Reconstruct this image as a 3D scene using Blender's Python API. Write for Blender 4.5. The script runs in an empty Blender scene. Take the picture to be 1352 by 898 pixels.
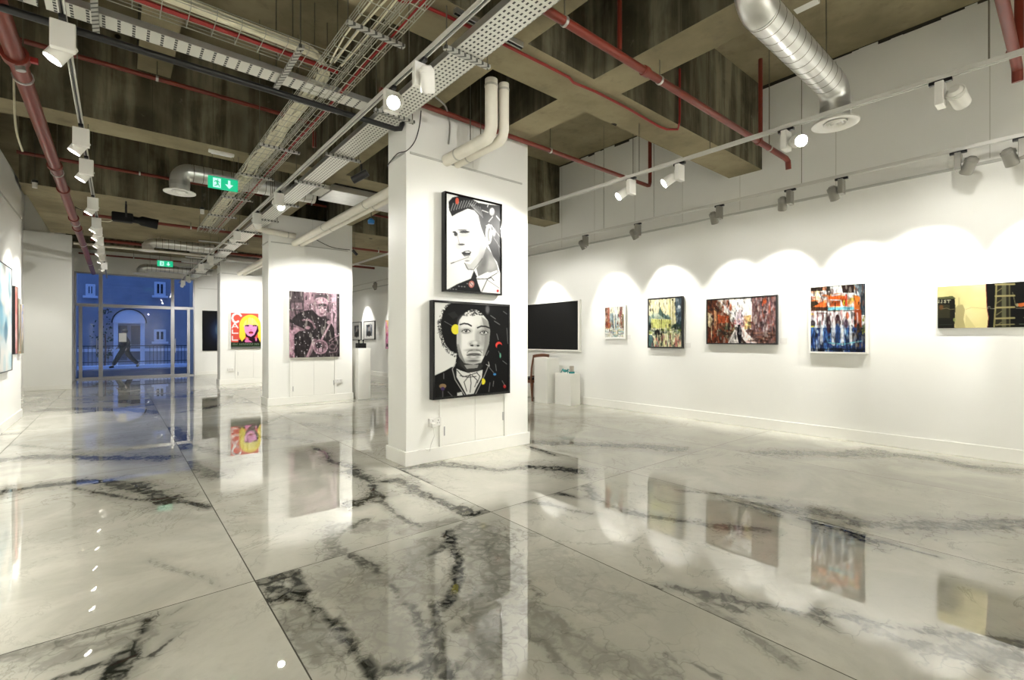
import bpy, bmesh, math, random
import numpy as np
from mathutils import Vector, Matrix
random.seed(7); rng = np.random.default_rng(11)
PI = math.pi
C = bpy.context.scene.collection

# ------------------------------------------------------------------ survey of the room (pixel -> point on a known plane)
F = 624.7; YAW = math.radians(39.83); SN, CS = math.sin(YAW), math.cos(YAW); EYE = 1.3
def at(px, py, X=None, Y=None, Z=None):
    a = px - 676
    d = (F*SN + a*CS, F*CS - a*SN, 449 - py)
    t = X/d[0] if X is not None else Y/d[1] if Y is not None else (Z-EYE)/d[2]
    return Vector((d[0]*t, d[1]*t, EYE + d[2]*t))

# ------------------------------------------------------------------ node helpers
class NT:
    def __init__(s, name):
        s.m = bpy.data.materials.new(name); s.m.use_nodes = True
        s.t = s.m.node_tree; s.t.nodes.clear()
        s.out = s.t.nodes.new('ShaderNodeOutputMaterial')
        s.b = s.t.nodes.new('ShaderNodeBsdfPrincipled'); s.t.links.new(s.b.outputs[0], s.out.inputs[0])
    def n(s, ty, **k):
        o = s.t.nodes.new(ty)
        for a, v in k.items(): setattr(o, a, v)
        return o
    def put(s, sock, v):
        if hasattr(v, 'is_output'): s.t.links.new(v, sock)
        elif isinstance(v, (tuple, list)): sock.default_value = (*v, 1) if len(v) == 3 and sock.type == 'RGBA' else v
        else: sock.default_value = v
    def math(s, op, a, b=0.0, c=0.0, clamp=False):
        o = s.n('ShaderNodeMath', operation=op, use_clamp=clamp)
        s.put(o.inputs[0], a); s.put(o.inputs[1], b); s.put(o.inputs[2], c); return o.outputs[0]
    def mix(s, f, a, b):
        o = s.n('ShaderNodeMix', data_type='RGBA'); s.put(o.inputs[0], f); s.put(o.inputs[6], a); s.put(o.inputs[7], b); return o.outputs[2]
    def pos(s, scale=(1,1,1), obj=False):
        if obj: p = s.n('ShaderNodeTexCoord').outputs['Object']
        else: p = s.n('ShaderNodeNewGeometry').outputs['Position']
        m = s.n('ShaderNodeMapping'); s.t.links.new(p, m.inputs[0]); m.inputs['Scale'].default_value = scale; return m.outputs[0]
    def noise(s, v, scale, detail=4, rough=.55, dist=0):
        o = s.n('ShaderNodeTexNoise'); s.t.links.new(v, o.inputs['Vector'])
        o.inputs['Scale'].default_value = scale; o.inputs['Detail'].default_value = detail
        o.inputs['Roughness'].default_value = rough; o.inputs['Distortion'].default_value = dist; return o.outputs[0]
    def step(s, v, a, b):
        o = s.n('ShaderNodeMapRange', interpolation_type='SMOOTHSTEP'); s.put(o.inputs[0], v)
        o.inputs[1].default_value = a; o.inputs[2].default_value = b; return o.outputs[0]
    def bump(s, h, strength=.2, dist=.01):
        o = s.n('ShaderNodeBump'); s.t.links.new(h, o.inputs['Height']); o.inputs['Strength'].default_value = strength
        o.inputs['Distance'].default_value = dist; s.t.links.new(o.outputs[0], s.b.inputs['Normal'])
    def col(s, c, rough=.5, metal=0., spec=.5):
        s.put(s.b.inputs['Base Color'], c); s.put(s.b.inputs['Roughness'], rough); s.put(s.b.inputs['Metallic'], metal)
        s.put(s.b.inputs['Specular IOR Level'], spec); return s
def lin(r, g, b):
    return tuple(((v/255)/12.92 if v/255 <= .04045 else ((v/255+.055)/1.055)**2.4) for v in (r, g, b))
def simple(name, c, rough=.5, metal=0., var=.08, scale=12, spec=.5):
    t = NT(name); nz = t.noise(t.pos(), scale, 4)
    dark = tuple(v*(1-var) for v in c); t.col(t.mix(nz, dark, tuple(min(1, v*(1+var)) for v in c)), rough, metal, spec); return t.m
def emis(name, c, s):
    t = NT(name); t.col((0, 0, 0), .5); t.put(t.b.inputs['Emission Color'], c); t.b.inputs['Emission Strength'].default_value = s; return t.m

M = {}
def mk_materials():
    M['white'] = simple('white_paint', (.82, .82, .785), .55, var=.015, scale=3, spec=.3)
    M['trimwhite'] = simple('satin_white', (.82, .815, .77), .35, var=.01)
    M['seam'] = simple('wall_seam', (.5, .49, .43), .8); M['rail'] = simple('grey_rail', (.5, .5, .47), .5)
    M['grout'] = simple('dark_grout', (.07, .065, .045), .8)
    M['darkgap'] = simple('dark_gap', (.035, .03, .022), .9, var=.5)
    M['fixture'] = simple('white_metal', (.8, .79, .75), .35, var=.02)
    M['greyfix'] = simple('grey_metal', (.26, .25, .22), .4, .3); M['black'] = simple('black_metal', (.012, .012, .013), .35, var=.2)
    M['matblack'] = simple('matt_black', (.006, .006, .006), .6, var=.2, spec=.2)
    M['gloss'] = simple('glossy_black', (.004, .004, .005), .08, var=.1)
    M['red'] = simple('red_paint', (.17, .026, .014), .38, var=.25, scale=5)
    M['redbright'] = simple('red_cable', (.3, .015, .012), .45)
    M['galv'] = simple('galvanised_steel', (.62, .62, .6), .32, .85, var=.18, scale=9)
    M['wire'] = simple('zinc_wire', (.5, .5, .42), .4, .6, var=.1)
    M['alu'] = simple('grey_aluminium_frame', (.42, .42, .43), .4, .3)
    M['track'] = simple('track_white', (.62, .61, .57), .35, .1, var=.03)
    M['cream'] = simple('cream_cable', (.74, .71, .55), .5, var=.2, scale=20)
    M['insul'] = simple('painted_insulation', (.76, .73, .64), .5, var=.08, scale=8)
    M['wood'] = simple('brown_wood', (.14, .05, .02), .35, var=.4, scale=20)
    M['cloth'] = simple('beige_cloth', (.62, .58, .5), .8, var=.08, scale=90)
    M['socket'] = simple('socket_plastic', (.72, .71, .68), .3)
    M['blue'] = simple('blue_plastic', (.01, .05, .5), .35)
    M['blue2'] = simple('light_blue_plastic', (.02, .22, .6), .35)
    M['teal'] = simple('teal_glaze', (.04, .25, .25), .2, var=.5, scale=40)
    M['bronze'] = simple('card', (.45, .4, .34), .6)
    M['hole'] = simple('hole_shadow_black', (.01, .01, .008), .9)
    M['rod'] = simple('threaded_rod', (.16, .15, .11), .5, .5)
    M['lens'] = emis('lit_lamp', (1, .97, .9), 38)
    M['reflector'] = simple('reflector', (.8, .8, .78), .2, .8)
    M['green'] = emis('exit_green', lin(10, 150, 105), .5)
    M['signwhite'] = emis('exit_white', (.6, .95, .85), .3)
    M['stone'] = simple('pale_render_facade', (.3, .31, .34), .8, var=.25, scale=1.5)
    M['stone2'] = simple('canopy_white', (.75, .76, .8), .6)
    M['asphalt'] = simple('asphalt', (.09, .09, .1), .6, var=.3)
    M['pave'] = simple('pavement', (.75, .75, .8), .55, var=.2)
    M['coat'] = simple('dark_coat', (.012, .012, .015), .8)
    M['trouser'] = simple('dark_trousers', (.012, .014, .016), .8)
    M['skin'] = simple('skin', (.42, .26, .18), .5)
    M['paper'] = simple('paper', (.85, .85, .86), .7, var=.02)
    M['winglass'] = simple('dark_window', (.02, .03, .04), .08)
    # ribbed spiral duct
    t = NT('spiral_duct'); p = t.pos(obj=False); nz = t.noise(p, 3, 3)
    t.col(t.mix(nz, (.6, .6, .58), (.85, .85, .83)), t.math('MULTIPLY_ADD', nz, .2, .25), .75); M['duct'] = t.m
    # concrete: board-marked, streaked on upright faces, plainer on soffits
    t = NT('raw_concrete')
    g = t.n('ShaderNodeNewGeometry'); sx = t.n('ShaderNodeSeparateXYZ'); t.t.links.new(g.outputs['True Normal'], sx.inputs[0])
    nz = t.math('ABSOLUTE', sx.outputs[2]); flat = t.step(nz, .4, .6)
    big = t.noise(t.pos(), 1.1, 5, .6); mid = t.noise(t.pos(), 6, 6, .65)
    st = t.noise(t.pos((5, 5, .5)), 1.0, 6, .6, .3); bl = t.noise(t.pos((1.1, 1.1, .9)), 1.3, 5, .6, .5); st2 = t.noise(t.pos((1.4, 1.4, .5)), 1.0, 3, .5)
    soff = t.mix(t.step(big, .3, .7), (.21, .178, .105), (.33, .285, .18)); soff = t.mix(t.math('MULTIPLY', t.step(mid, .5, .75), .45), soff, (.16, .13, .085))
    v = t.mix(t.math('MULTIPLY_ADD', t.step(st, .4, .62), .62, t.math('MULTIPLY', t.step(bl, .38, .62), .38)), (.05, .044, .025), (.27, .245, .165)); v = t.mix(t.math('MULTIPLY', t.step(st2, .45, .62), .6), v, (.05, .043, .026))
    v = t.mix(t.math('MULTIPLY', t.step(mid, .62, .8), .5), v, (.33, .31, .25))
    vor = t.n('ShaderNodeTexVoronoi', feature='F1'); t.t.links.new(t.pos((1, 1, 1)), vor.inputs['Vector']); vor.inputs['Scale'].default_value = 1.15
    sz = t.n('ShaderNodeSeparateXYZ'); t.t.links.new(g.outputs['Position'], sz.inputs[0]); bx_ = t.math('LESS_THAN', t.math('FRACT', t.math('DIVIDE', t.math('ADD', sz.outputs[0], sz.outputs[1]), .62)), .012)
    v = t.mix(t.math('MULTIPLY', bx_, .5), v, (.04, .035, .02))
    dots = t.step(vor.outputs['Distance'], .045, .06)
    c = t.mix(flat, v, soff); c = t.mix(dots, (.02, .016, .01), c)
    t.col(c, .85, 0, .2); t.bump(mid, .35, .01); M['concrete'] = t.m
    # perforated trays: rows of slots
    for nm, along, cols in (('tray_slots_y', 1, 5), ('tray_slots_x', 0, 5)):
        t = NT(nm); s = t.n('ShaderNodeSeparateXYZ'); t.t.links.new(t.pos(), s.inputs[0])
        a, b = s.outputs[along], s.outputs[1-along]
        if along: fa = t.math('FRACT', t.math('DIVIDE', a, .05)); ha = t.math('LESS_THAN', fa, .5)
        else:
            fa = t.math('FRACT', t.math('DIVIDE', a, .085)); ha = t.math('LESS_THAN', fa, .22)
        fb = t.math('FRACT', t.math('DIVIDE', b, .036)); hb = t.math('LESS_THAN', fb, .42 if along else .7)
        m_ = t.math('MULTIPLY', ha, hb)
        t.col(t.mix(m_, (.72, .72, .66), (.03, .03, .025)), .4, t.math('MULTIPLY_ADD', m_, -.3, .3)); M[nm] = t.m
    # strut with slots
    t = NT('slotted_strut'); s = t.n('ShaderNodeSeparateXYZ'); t.t.links.new(t.pos(obj=True), s.inputs[0])
    w = t.math('ADD', t.math('ADD', s.outputs[0], s.outputs[1]), 0); hs = t.math('LESS_THAN', t.math('FRACT', t.math('DIVIDE', w, .055)), .35)
    t.col(t.mix(hs, (.5, .5, .46), (.1, .1, .09)), .4, .5); M['strut'] = t.m
    # polished marble
    t = NT('polished_marble'); at_ = t.n('ShaderNodeAttribute', attribute_name='vein'); sp = t.n('ShaderNodeSeparateColor'); t.t.links.new(at_.outputs['Color'], sp.inputs[0])
    d0 = t.math('MULTIPLY', sp.outputs[0], 4); dark = sp.outputs[1]; sid = sp.outputs[2]
    cx = t.n('ShaderNodeCombineXYZ'); t.t.links.new(sid, cx.inputs[2]); off = t.n('ShaderNodeVectorMath', operation='SCALE'); t.t.links.new(cx.outputs[0], off.inputs[0]); off.inputs[3].default_value = 40
    ad = t.n('ShaderNodeVectorMath', operation='ADD'); t.t.links.new(t.pos(), ad.inputs[0]); t.t.links.new(off.outputs[0], ad.inputs[1]); P = ad.outputs[0]
    n1 = t.noise(P, 3.2, 8, .62, .6); n2 = t.noise(P, 17, 6, .7, .4); n3 = t.noise(P, 1.3, 5, .6, 1.2); n4 = t.noise(P, 1.7, 7, .62, 1.6); n5 = t.noise(P, .9, 4, .5)
    dd = t.math('ADD', t.math('ADD', t.math('MULTIPLY', d0, t.math('MULTIPLY_ADD', n3, 2.2, -.15)), t.math('MULTIPLY_ADD', n1, 4.0, -2.0)), t.math('MULTIPLY_ADD', n2, 2.4, -1.6))
    vm = t.math('SUBTRACT', 1, t.step(dd, .2, 1.0)); halo = t.math('SUBTRACT', 1, t.step(dd, .4, 3.6))
    vor = t.n('ShaderNodeTexVoronoi', feature='DISTANCE_TO_EDGE'); vor.inputs['Scale'].default_value = 11
    wv = t.n('ShaderNodeMix', data_type='VECTOR'); wv.inputs[0].default_value = .1
    nn = t.n('ShaderNodeTexNoise'); t.t.links.new(P, nn.inputs['Vector']); nn.inputs['Scale'].default_value = 6; nn.inputs['Detail'].default_value = 3
    t.t.links.new(P, wv.inputs[4]); t.t.links.new(nn.outputs[1], wv.inputs[5]); t.t.links.new(wv.outputs[1], vor.inputs['Vector'])
    cell = t.step(vor.outputs['Distance'], .03, .16)
    vo2 = t.n('ShaderNodeTexVoronoi', feature='DISTANCE_TO_EDGE'); vo2.inputs['Scale'].default_value = 5.5; wv2 = t.n('ShaderNodeMix', data_type='VECTOR'); wv2.inputs[0].default_value = .22
    t.t.links.new(P, wv2.inputs[4]); t.t.links.new(nn.outputs[1], wv2.inputs[5]); t.t.links.new(wv2.outputs[1], vo2.inputs['Vector'])
    crack = t.math('SUBTRACT', 1, t.step(vo2.outputs['Distance'], .0, .028)); hal2 = t.math('SUBTRACT', 1, t.step(dd, .8, 4.2))
    ridge = t.math('ABSOLUTE', t.math('MULTIPLY_ADD', n4, 2, -1)); fine = t.math('SUBTRACT', 1, t.step(ridge, .0, .035))
    fine = t.math('MULTIPLY', fine, t.step(n5, .42, .62))
    c = t.mix(t.step(n3, .3, .7), (.66, .645, .565), (.52, .51, .44)); c = t.mix(t.math('MULTIPLY', t.step(n2, .45, .75), .25), c, (.44, .43, .36))
    c = t.mix(t.math('MULTIPLY', fine, .42), c, (.2, .19, .14))
    c = t.mix(t.math('MULTIPLY', t.math('MULTIPLY', halo, dark), .6), c, (.24, .235, .2))
    c = t.mix(t.math('MULTIPLY', t.math('MULTIPLY', crack, hal2), t.math('MULTIPLY', dark, .75)), c, (.10, .10, .08))
    vd = t.math('MULTIPLY', t.math('MULTIPLY', vm, dark), t.math('MULTIPLY_ADD', t.math('MULTIPLY', cell, t.step(n2, .35, .6)), -.62, 1.0))
    c = t.mix(vd, c, (.028, .03, .024))
    t.col(c, .012, 0, .5); t.b.inputs['IOR'].default_value = 1.55; M['marble'] = t.m
    # clear glass
    t = NT('clear_glass'); t.t.nodes.remove(t.b); tr = t.n('ShaderNodeBsdfTransparent'); tr.inputs[0].default_value = (.86, .9, .93, 1)
    gl = t.n('ShaderNodeBsdfGlossy'); gl.inputs['Roughness'].default_value = 0.0; fr = t.n('ShaderNodeFresnel'); fr.inputs[0].default_value = 1.5
    mx = t.n('ShaderNodeMixShader'); f2 = t.math('MULTIPLY', fr.outputs[0], .5, clamp=True); t.t.links.new(f2, mx.inputs[0]); t.t.links.new(tr.outputs[0], mx.inputs[1]); t.t.links.new(gl.outputs[0], mx.inputs[2])
    t.t.links.new(mx.outputs[0], t.out.inputs[0]); M['glass'] = t.m
    # painted picture surfaces read their pigment from a colour attribute
    for nm, ro in (('paint_layer', .5), ('print_gloss', .38)):
        t = NT(nm); a = t.n('ShaderNodeAttribute', attribute_name='pigment'); t.col(a.outputs['Color'], ro, 0, .14); M[nm] = t.m
mk_materials()

# ------------------------------------------------------------------ mesh helpers
class MB:
    def __init__(s): s.v = []; s.f = []; s.mi = []; s.cur = 0
    def mat(s, i): s.cur = i; return s
    def add(s, vs, fs):
        o = len(s.v); s.v += [tuple(v) for v in vs]; s.f += [tuple(i+o for i in f) for f in fs]; s.mi += [s.cur]*len(fs); return s
    def box(s, x0, x1, y0, y1, z0, z1):
        return s.add([(x, y, z) for z in (z0, z1) for y in (y0, y1) for x in (x0, x1)],
                     [(0,2,3,1),(4,5,7,6),(0,1,5,4),(2,6,7,3),(0,4,6,2),(1,3,7,5)])
    def bevbox(s, x0, x1, y0, y1, z0, z1, b=.004):
        bm = bmesh.new(); bmesh.ops.create_cube(bm, size=1)
        for v in bm.verts: v.co = Vector(((x0+x1)/2+v.co.x*(x1-x0), (y0+y1)/2+v.co.y*(y1-y0), (z0+z1)/2+v.co.z*(z1-z0)))
        bmesh.ops.bevel(bm, geom=bm.edges[:], offset=b, segments=2, affect='EDGES', profile=.5)
        bm.verts.index_update(); s.add([v.co for v in bm.verts], [[v.index for v in f.verts] for f in bm.faces]); bm.free(); return s
    def bar(s, a, b, w, h, up=(0, 0, 1)):
        a, b = Vector(a), Vector(b); d = (b-a).normalized(); up = Vector(up)
        if abs(d.dot(up)) > .99: up = Vector((0, 1, 0))
        r = d.cross(up).normalized(); u = r.cross(d)
        vs = [p + r*x*w/2 + u*y*h/2 for p in (a, b) for x, y in ((-1,-1),(1,-1),(1,1),(-1,1))]
        return s.add(vs, [(0,3,2,1),(4,5,6,7),(0,1,5,4),(1,2,6,5),(2,3,7,6),(3,0,4,7)])
    def tube(s, pts, r, n=10, cap=True, radii=None):
        pts = [Vector(p) for p in pts]; rings = []; prev = None
        for i, p in enumerate(pts):
            d = (pts[min(i+1, len(pts)-1)] - pts[max(i-1, 0)]).normalized()
            if prev is None:
                up = Vector((0, 0, 1)) if abs(d.z) < .9 else Vector((1, 0, 0)); x = d.cross(up).normalized()
            else: x = (prev - d*prev.dot(d)).normalized()
            y = d.cross(x); prev = x; rr = radii[i] if radii else r
            rings.append([p + (x*math.cos(2*PI*k/n) + y*math.sin(2*PI*k/n))*rr for k in range(n)])
        vs = [v for g in rings for v in g]; fs = []
        for i in range(len(pts)-1):
            for k in range(n): fs.append((i*n+k, i*n+(k+1) % n, (i+1)*n+(k+1) % n, (i+1)*n+k))
        if cap: fs.append(tuple(range(n))[::-1]); fs.append(tuple((len(pts)-1)*n+k for k in range(n)))
        return s.add(vs, fs)
    def lathe(s, prof, n=24, c=(0, 0, 0)):
        vs = [(c[0]+r*math.cos(2*PI*k/n), c[1]+r*math.sin(2*PI*k/n), c[2]+z) for r, z in prof for k in range(n)]
        fs = [(i*n+k, i*n+(k+1) % n, (i+1)*n+(k+1) % n, (i+1)*n+k) for i in range(len(prof)-1) for k in range(n)]
        return s.add(vs, fs)
    def ball(s, c, rx, ry=None, rz=None, n=12):
        ry = ry or rx; rz = rz or rx; c = Vector(c); vs = []; fs = []; m = n//2
        for i in range(m+1):
            for k in range(n):
                a = PI*i/m; vs.append(c + Vector((rx*math.sin(a)*math.cos(2*PI*k/n), ry*math.sin(a)*math.sin(2*PI*k/n), rz*math.cos(a))))
        for i in range(m):
            for k in range(n): fs.append((i*n+k, (i+1)*n+k, (i+1)*n+(k+1) % n, i*n+(k+1) % n))
        return s.add(vs, fs)
    def prism(s, poly, fn, d0, d1):            # poly (u,v) -> fn(u,v,d)
        n = len(poly); vs = [fn(u, v, d) for d in (d0, d1) for u, v in poly]
        return s.add(vs, [tuple(range(n))[::-1], tuple(range(n, 2*n))] + [(k, (k+1) % n, n+(k+1) % n, n+k) for k in range(n)])
    def build(s, name, mats, parent=None, smooth=False, loc=None):
        vs = [Vector(v) for v in s.v]
        if parent is not None: o_ = Vector(parent['_o']) if '_o' in parent else Vector((0, 0, 0))
        elif loc is not None: o_ = Vector(loc)
        else:
            xs = [v.x for v in vs]; ys = [v.y for v in vs]; o_ = Vector(((min(xs)+max(xs))/2, (min(ys)+max(ys))/2, min(v.z for v in vs)))
        me = bpy.data.meshes.new(name); me.from_pydata([v-o_ for v in vs], [], s.f)
        for m in (mats if isinstance(mats, (list, tuple)) else [mats]): me.materials.append(M[m] if isinstance(m, str) else m)
        me.polygons.foreach_set('material_index', s.mi)
        bm = bmesh.new(); bm.from_mesh(me); bmesh.ops.recalc_face_normals(bm, faces=bm.faces)
        if smooth:
            for f in bm.faces: f.smooth = True
            for e in bm.edges:
                if len(e.link_faces) == 2 and e.calc_face_angle(0) > .7: e.smooth = False
        bm.to_mesh(me); bm.free(); me.update()
        o = bpy.data.objects.new(name, me); C.objects.link(o)
        if parent is not None: o.parent = parent; o['_o'] = tuple(o_)
        else: o.location = o_; o['_o'] = tuple(o_)
        return o
def thing(name, label, cat, loc, group=None):
    o = bpy.data.objects.new(name, None); C.objects.link(o); o.location = loc; o['_o'] = tuple(loc); o.empty_display_size = .1
    o['label'] = label; o['category'] = cat
    if group: o['group'] = group
    return o
def tag(o, label, cat, group=None):
    o['label'] = label; o['category'] = cat
    if group: o['group'] = group
    return o
def struct(o, label=None):
    o['kind'] = 'structure'
    if label: o['label'] = label
    return o
def arc(c, r, a0, a1, ax, ay, n=8):            # bend: points c + r(cos ax + sin ay)
    c = Vector(c); ax = Vector(ax); ay = Vector(ay)
    return [c + (ax*math.cos(a0+(a1-a0)*k/n) + ay*math.sin(a0+(a1-a0)*k/n))*r for k in range(n+1)]

# ------------------------------------------------------------------ the room
XR, XL, XL2, YB, YS = 7.26, -1.25, -1.83, -4.2, 21.0
SOF, SLAB = 3.80, 5.02
TX = [XL2-.2, -2.63, -1.03, .57, 2.17, 3.87, 5.57, 7.3]
TY = [-7.0, -.42, 2.85, 6.12, 9.39, 12.66, 15.93, 19.2, 22.47]
TX = [-1.03-1.6, -1.03, .57, 2.17, 3.87, 5.57, 7.27]; TY = [-3.69-.6, -.42, 2.85, 6.12, 9.39, 12.66, 15.93, 19.2, 21.3]
veins = [  # points read on the floor of the photo, (half width m, darkness)
 ([(0,650),(50,643),(100,637),(140,636),(165,641),(200,651),(220,662)], .07, 1.), ([(100,645),(140,652),(180,660),(215,663),(245,662),(275,671)], .02, .9),
 ([(195,740),(240,755),(270,762),(290,775)], .012, .3), ([(0,607),(50,603),(95,604),(160,605),(220,604)], .09, .85), ([(15,587),(50,590),(95,594)], .03, .4),
 ([(60,541),(120,540),(175,541),(225,546)], .12, .8), ([(225,565),(240,577),(243,592)], .08, .8), ([(250,588),(275,596),(310,600)], .05, .5), ([(250,610),(262,618),(285,628)], .06, .6),
 ([(464,622),(480,630),(492,637),(522,635)], .055, 1.), ([(492,640),(501,661),(519,675),(537,689),(563,697)], .022, .8), ([(492,640),(494,656),(475,663),(464,665)], .055, 1.),
 ([(483,687),(466,696),(442,706),(439,730)], .03, .65), ([(445,695),(440,715),(445,735)], .06, .5), ([(522,634),(543,643),(560,655),(578,660),(596,669),(614,680)], .035, .85), ([(606,672),(622,679),(640,677)], .05, 1.),
 ([(530,622),(550,630),(568,638)], .02, .9), ([(412,590),(430,598),(436,609),(466,617)], .035, .85), ([(344,578),(385,579),(410,583)], .06, .5), ([(380,560),(420,562),(470,572)], .08, .5),
 ([(537,619),(554,616),(584,613),(614,616),(655,621),(697,618)], .05, .75), ([(696,616),(730,618),(763,623)], .08, 1.), ([(699,583),(725,586),(764,586),(789,588),(841,589),(893,594)], .1, .75),
 ([(700,590),(716,595),(732,601)], .03, .9), ([(732,651),(750,654),(764,658)], .02, .9), ([(771,640),(780,650),(786,658)], .04, .7), ([(776,656),(815,671),(852,682),(900,687),(945,695),(1009,700)], .035, .7),
 ([(691,663),(725,666),(756,674),(784,679)], .03, .6), ([(898,648),(934,651),(958,653),(1009,658)], .02, .7), ([(958,660),(985,667),(1009,674),(1028,681)], .035, .85),
 ([(1069,685),(1088,690),(1109,697),(1143,711)], .06, 1.), ([(1143,711),(1188,722),(1237,735)], .012, .9), ([(1000,668),(1071,675),(1132,690),(1181,694),(1226,690),(1263,694),(1301,695),(1352,692)], .07, .75),
 ([(1000,598),(1038,598),(1075,598),(1113,600),(1170,598),(1226,605),(1282,616),(1352,622)], .09, .65), ([(1000,797),(1038,805),(1075,816),(1098,826)], .02, .7),
 ([(1075,808),(1132,816),(1169,827),(1226,835),(1282,840),(1352,851)], .025, .7), ([(1150,831),(1188,846),(1245,857),(1301,861),(1352,874)], .05, .6), ([(857,773),(875,778)], .01, .8),
 ([(885,774),(908,780),(929,785),(955,787),(991,799),(1009,801)], .022, .7), ([(919,786),(945,796),(976,807)], .012, .6), ([(694,771),(714,784)], .012, .6), ([(700,800),(730,815),(745,840)], .07, .4),
 ([(696,835),(725,856),(745,889)], .04, .45), ([(880,864),(919,879),(952,896)], .012, .5), ([(930,800),(985,835),(1050,880)], .02, .35),
 ([(345,770),(370,762),(390,757),(396,775),(398,790),(380,782),(360,778)], .035, 1.), ([(352,793),(380,786),(412,801),(433,816),(451,837),(469,860),(492,890)], .03, 1.),
 ([(463,733),(489,748),(513,766),(531,789),(549,810),(557,837),(563,863),(566,890)], .032, .75), ([(593,703),(596,718),(605,739),(605,769),(596,792),(578,807)], .03, 1.), ([(566,735),(587,721)], .025, .8),
 ([(572,798),(575,828),(584,857)], .025, .8), ([(507,886),(551,881),(578,869),(592,889)], .035, .9), ([(620,720),(630,760),(650,800),(620,850)], .06, .35), ([(520,600),(540,605)], .02, .5),
 ([(196,817),(181,843),(171,861),(151,893)], .03, 1.), ([(171,861),(141,873),(101,889),(73,899)], .018, .9), ([(0,868),(60,855),(120,838),(195,817)], .03, .5), ([(236,836),(214,853),(196,873)], .008, .8), ([(244,800),(225,812),(200,822)], .015, .4),
 ([(440,760),(480,800),(520,850)], .16, .28), ([(625,700),(655,740),(640,800),(640,870)], .13, .5), ([(490,760),(560,780)], .1, .35), ([(560,720),(540,790)], .09, .4), ([(400,820),(430,860)], .12, .4), ([(720,830),(800,870),(860,890)], .1, .3), ([(720,740),(820,800)], .12, .2), ([(540,700),(600,690)], .08, .35), ([(470,700),(520,690)], .06, .3), ([(20,860),(100,860),(180,840)], .07, .35),
 ([(190,830),(150,850),(110,865)], .03, .4), ([(345,560),(390,545),(460,549)], .05, .4), ([(600,512),(610,515)], .02, .4)]
def make_floor():
    def tile_of(p):
        i = sum(1 for x in TX if p.x >= x)-1; j = sum(1 for y in TY if p.y >= y)-1; return (i, j)
    segs = {}
    for pts, w, d in veins:
        ps = [at(x, y, Z=0) for x, y in pts]
        for a, b in zip(ps, ps[1:]):
            segs.setdefault(tile_of((a+b)/2), []).append((a.x, a.y, b.x, b.y, w, d))
    rr = random.Random(5)
    V = []; Fc = []; A = []; mi = []
    g = .003
    for i in range(len(TX)-1):
        for j in range(len(TY)-1):
            x0, x1, y0, y1 = TX[i]+g, TX[i+1]-g, TY[j]+g, TY[j+1]-g
            st = .03 if y0 < 6 else .06
            nx, ny = max(2, int((x1-x0)/st)), max(2, int((y1-y0)/st))
            gx, gy = np.meshgrid(np.linspace(x0, x1, nx+1), np.linspace(y0, y1, ny+1), indexing='ij')
            best = np.full(gx.shape, 4.); dk = np.zeros(gx.shape)
            sg = list(segs.get((i, j), []))
            if j >= 4 or j == 0:                # unseen detail far off: random bold veins
                for q in range(2):
                    px, py = rr.uniform(x0, x1), rr.uniform(y0, y1); an = rr.uniform(-.5, .8)
                    for s_ in range(5):
                        qx, qy = px+.5*math.cos(an), py+.5*math.sin(an); sg.append((px, py, qx, qy, rr.uniform(.03, .09), .7)); px, py = qx, qy; an += rr.uniform(-.5, .5)
            for ax, ay, bx, by, w, d in sg:
                L = (bx-ax)**2+(by-ay)**2+1e-9; tt = np.clip(((gx-ax)*(bx-ax)+(gy-ay)*(by-ay))/L, 0, 1)
                dist = np.hypot(gx-ax-tt*(bx-ax), gy-ay-tt*(by-ay))
                # veins stay slender as they thin out; near veins are sharper
                v = dist/w; m_ = v < best; best = np.where(m_, v, best); dk = np.where(m_, d, dk)
            o = len(V); sid = rr.random()
            V += [(float(x), float(y), 0.) for x, y in zip(gx.ravel(), gy.ravel())]
            A += [(float(b_)/4, float(d_), sid, 1.) for b_, d_ in zip(best.ravel(), dk.ravel())]
            for a in range(nx):
                for b in range(ny):
                    k = o+a*(ny+1)+b; Fc.append((k, k+ny+1, k+ny+2, k+1)); mi.append(0)
    o = len(V); V += [(XL2-.2, YB-.2, -.004), (XR+.1, YB-.2, -.004), (XR+.1, YS+.3, -.004), (XL2-.2, YS+.3, -.004), (XL2-.2, YB-.2, -.12), (XR+.1, YB-.2, -.12), (XR+.1, YS+.3, -.12), (XL2-.2, YS+.3, -.12)]
    A += [(1., 0, 0, 1)]*8
    Fc += [(o, o+1, o+2, o+3), (o+4, o+7, o+6, o+5), (o, o+4, o+5, o+1), (o+1, o+5, o+6, o+2), (o+2, o+6, o+7, o+3), (o+3, o+7, o+4, o)]; mi += [1]*6
    me = bpy.data.meshes.new('floor'); me.from_pydata(V, [], Fc); me.materials.append(M['marble']); me.materials.append(M['grout'])
    me.polygons.foreach_set('material_index', mi)
    a = me.attributes.new('vein', 'FLOAT_COLOR', 'POINT'); a.data.foreach_set('color', np.array(A, dtype=np.float32).ravel())
    ob = bpy.data.objects.new('floor', me); C.objects.link(ob); struct(ob, 'polished white marble floor in large veined tiles')
make_floor()

def wallrun(name, mb, mats=('white', 'seam', 'darkgap')): return struct(mb.build(name, list(mats)))
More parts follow.
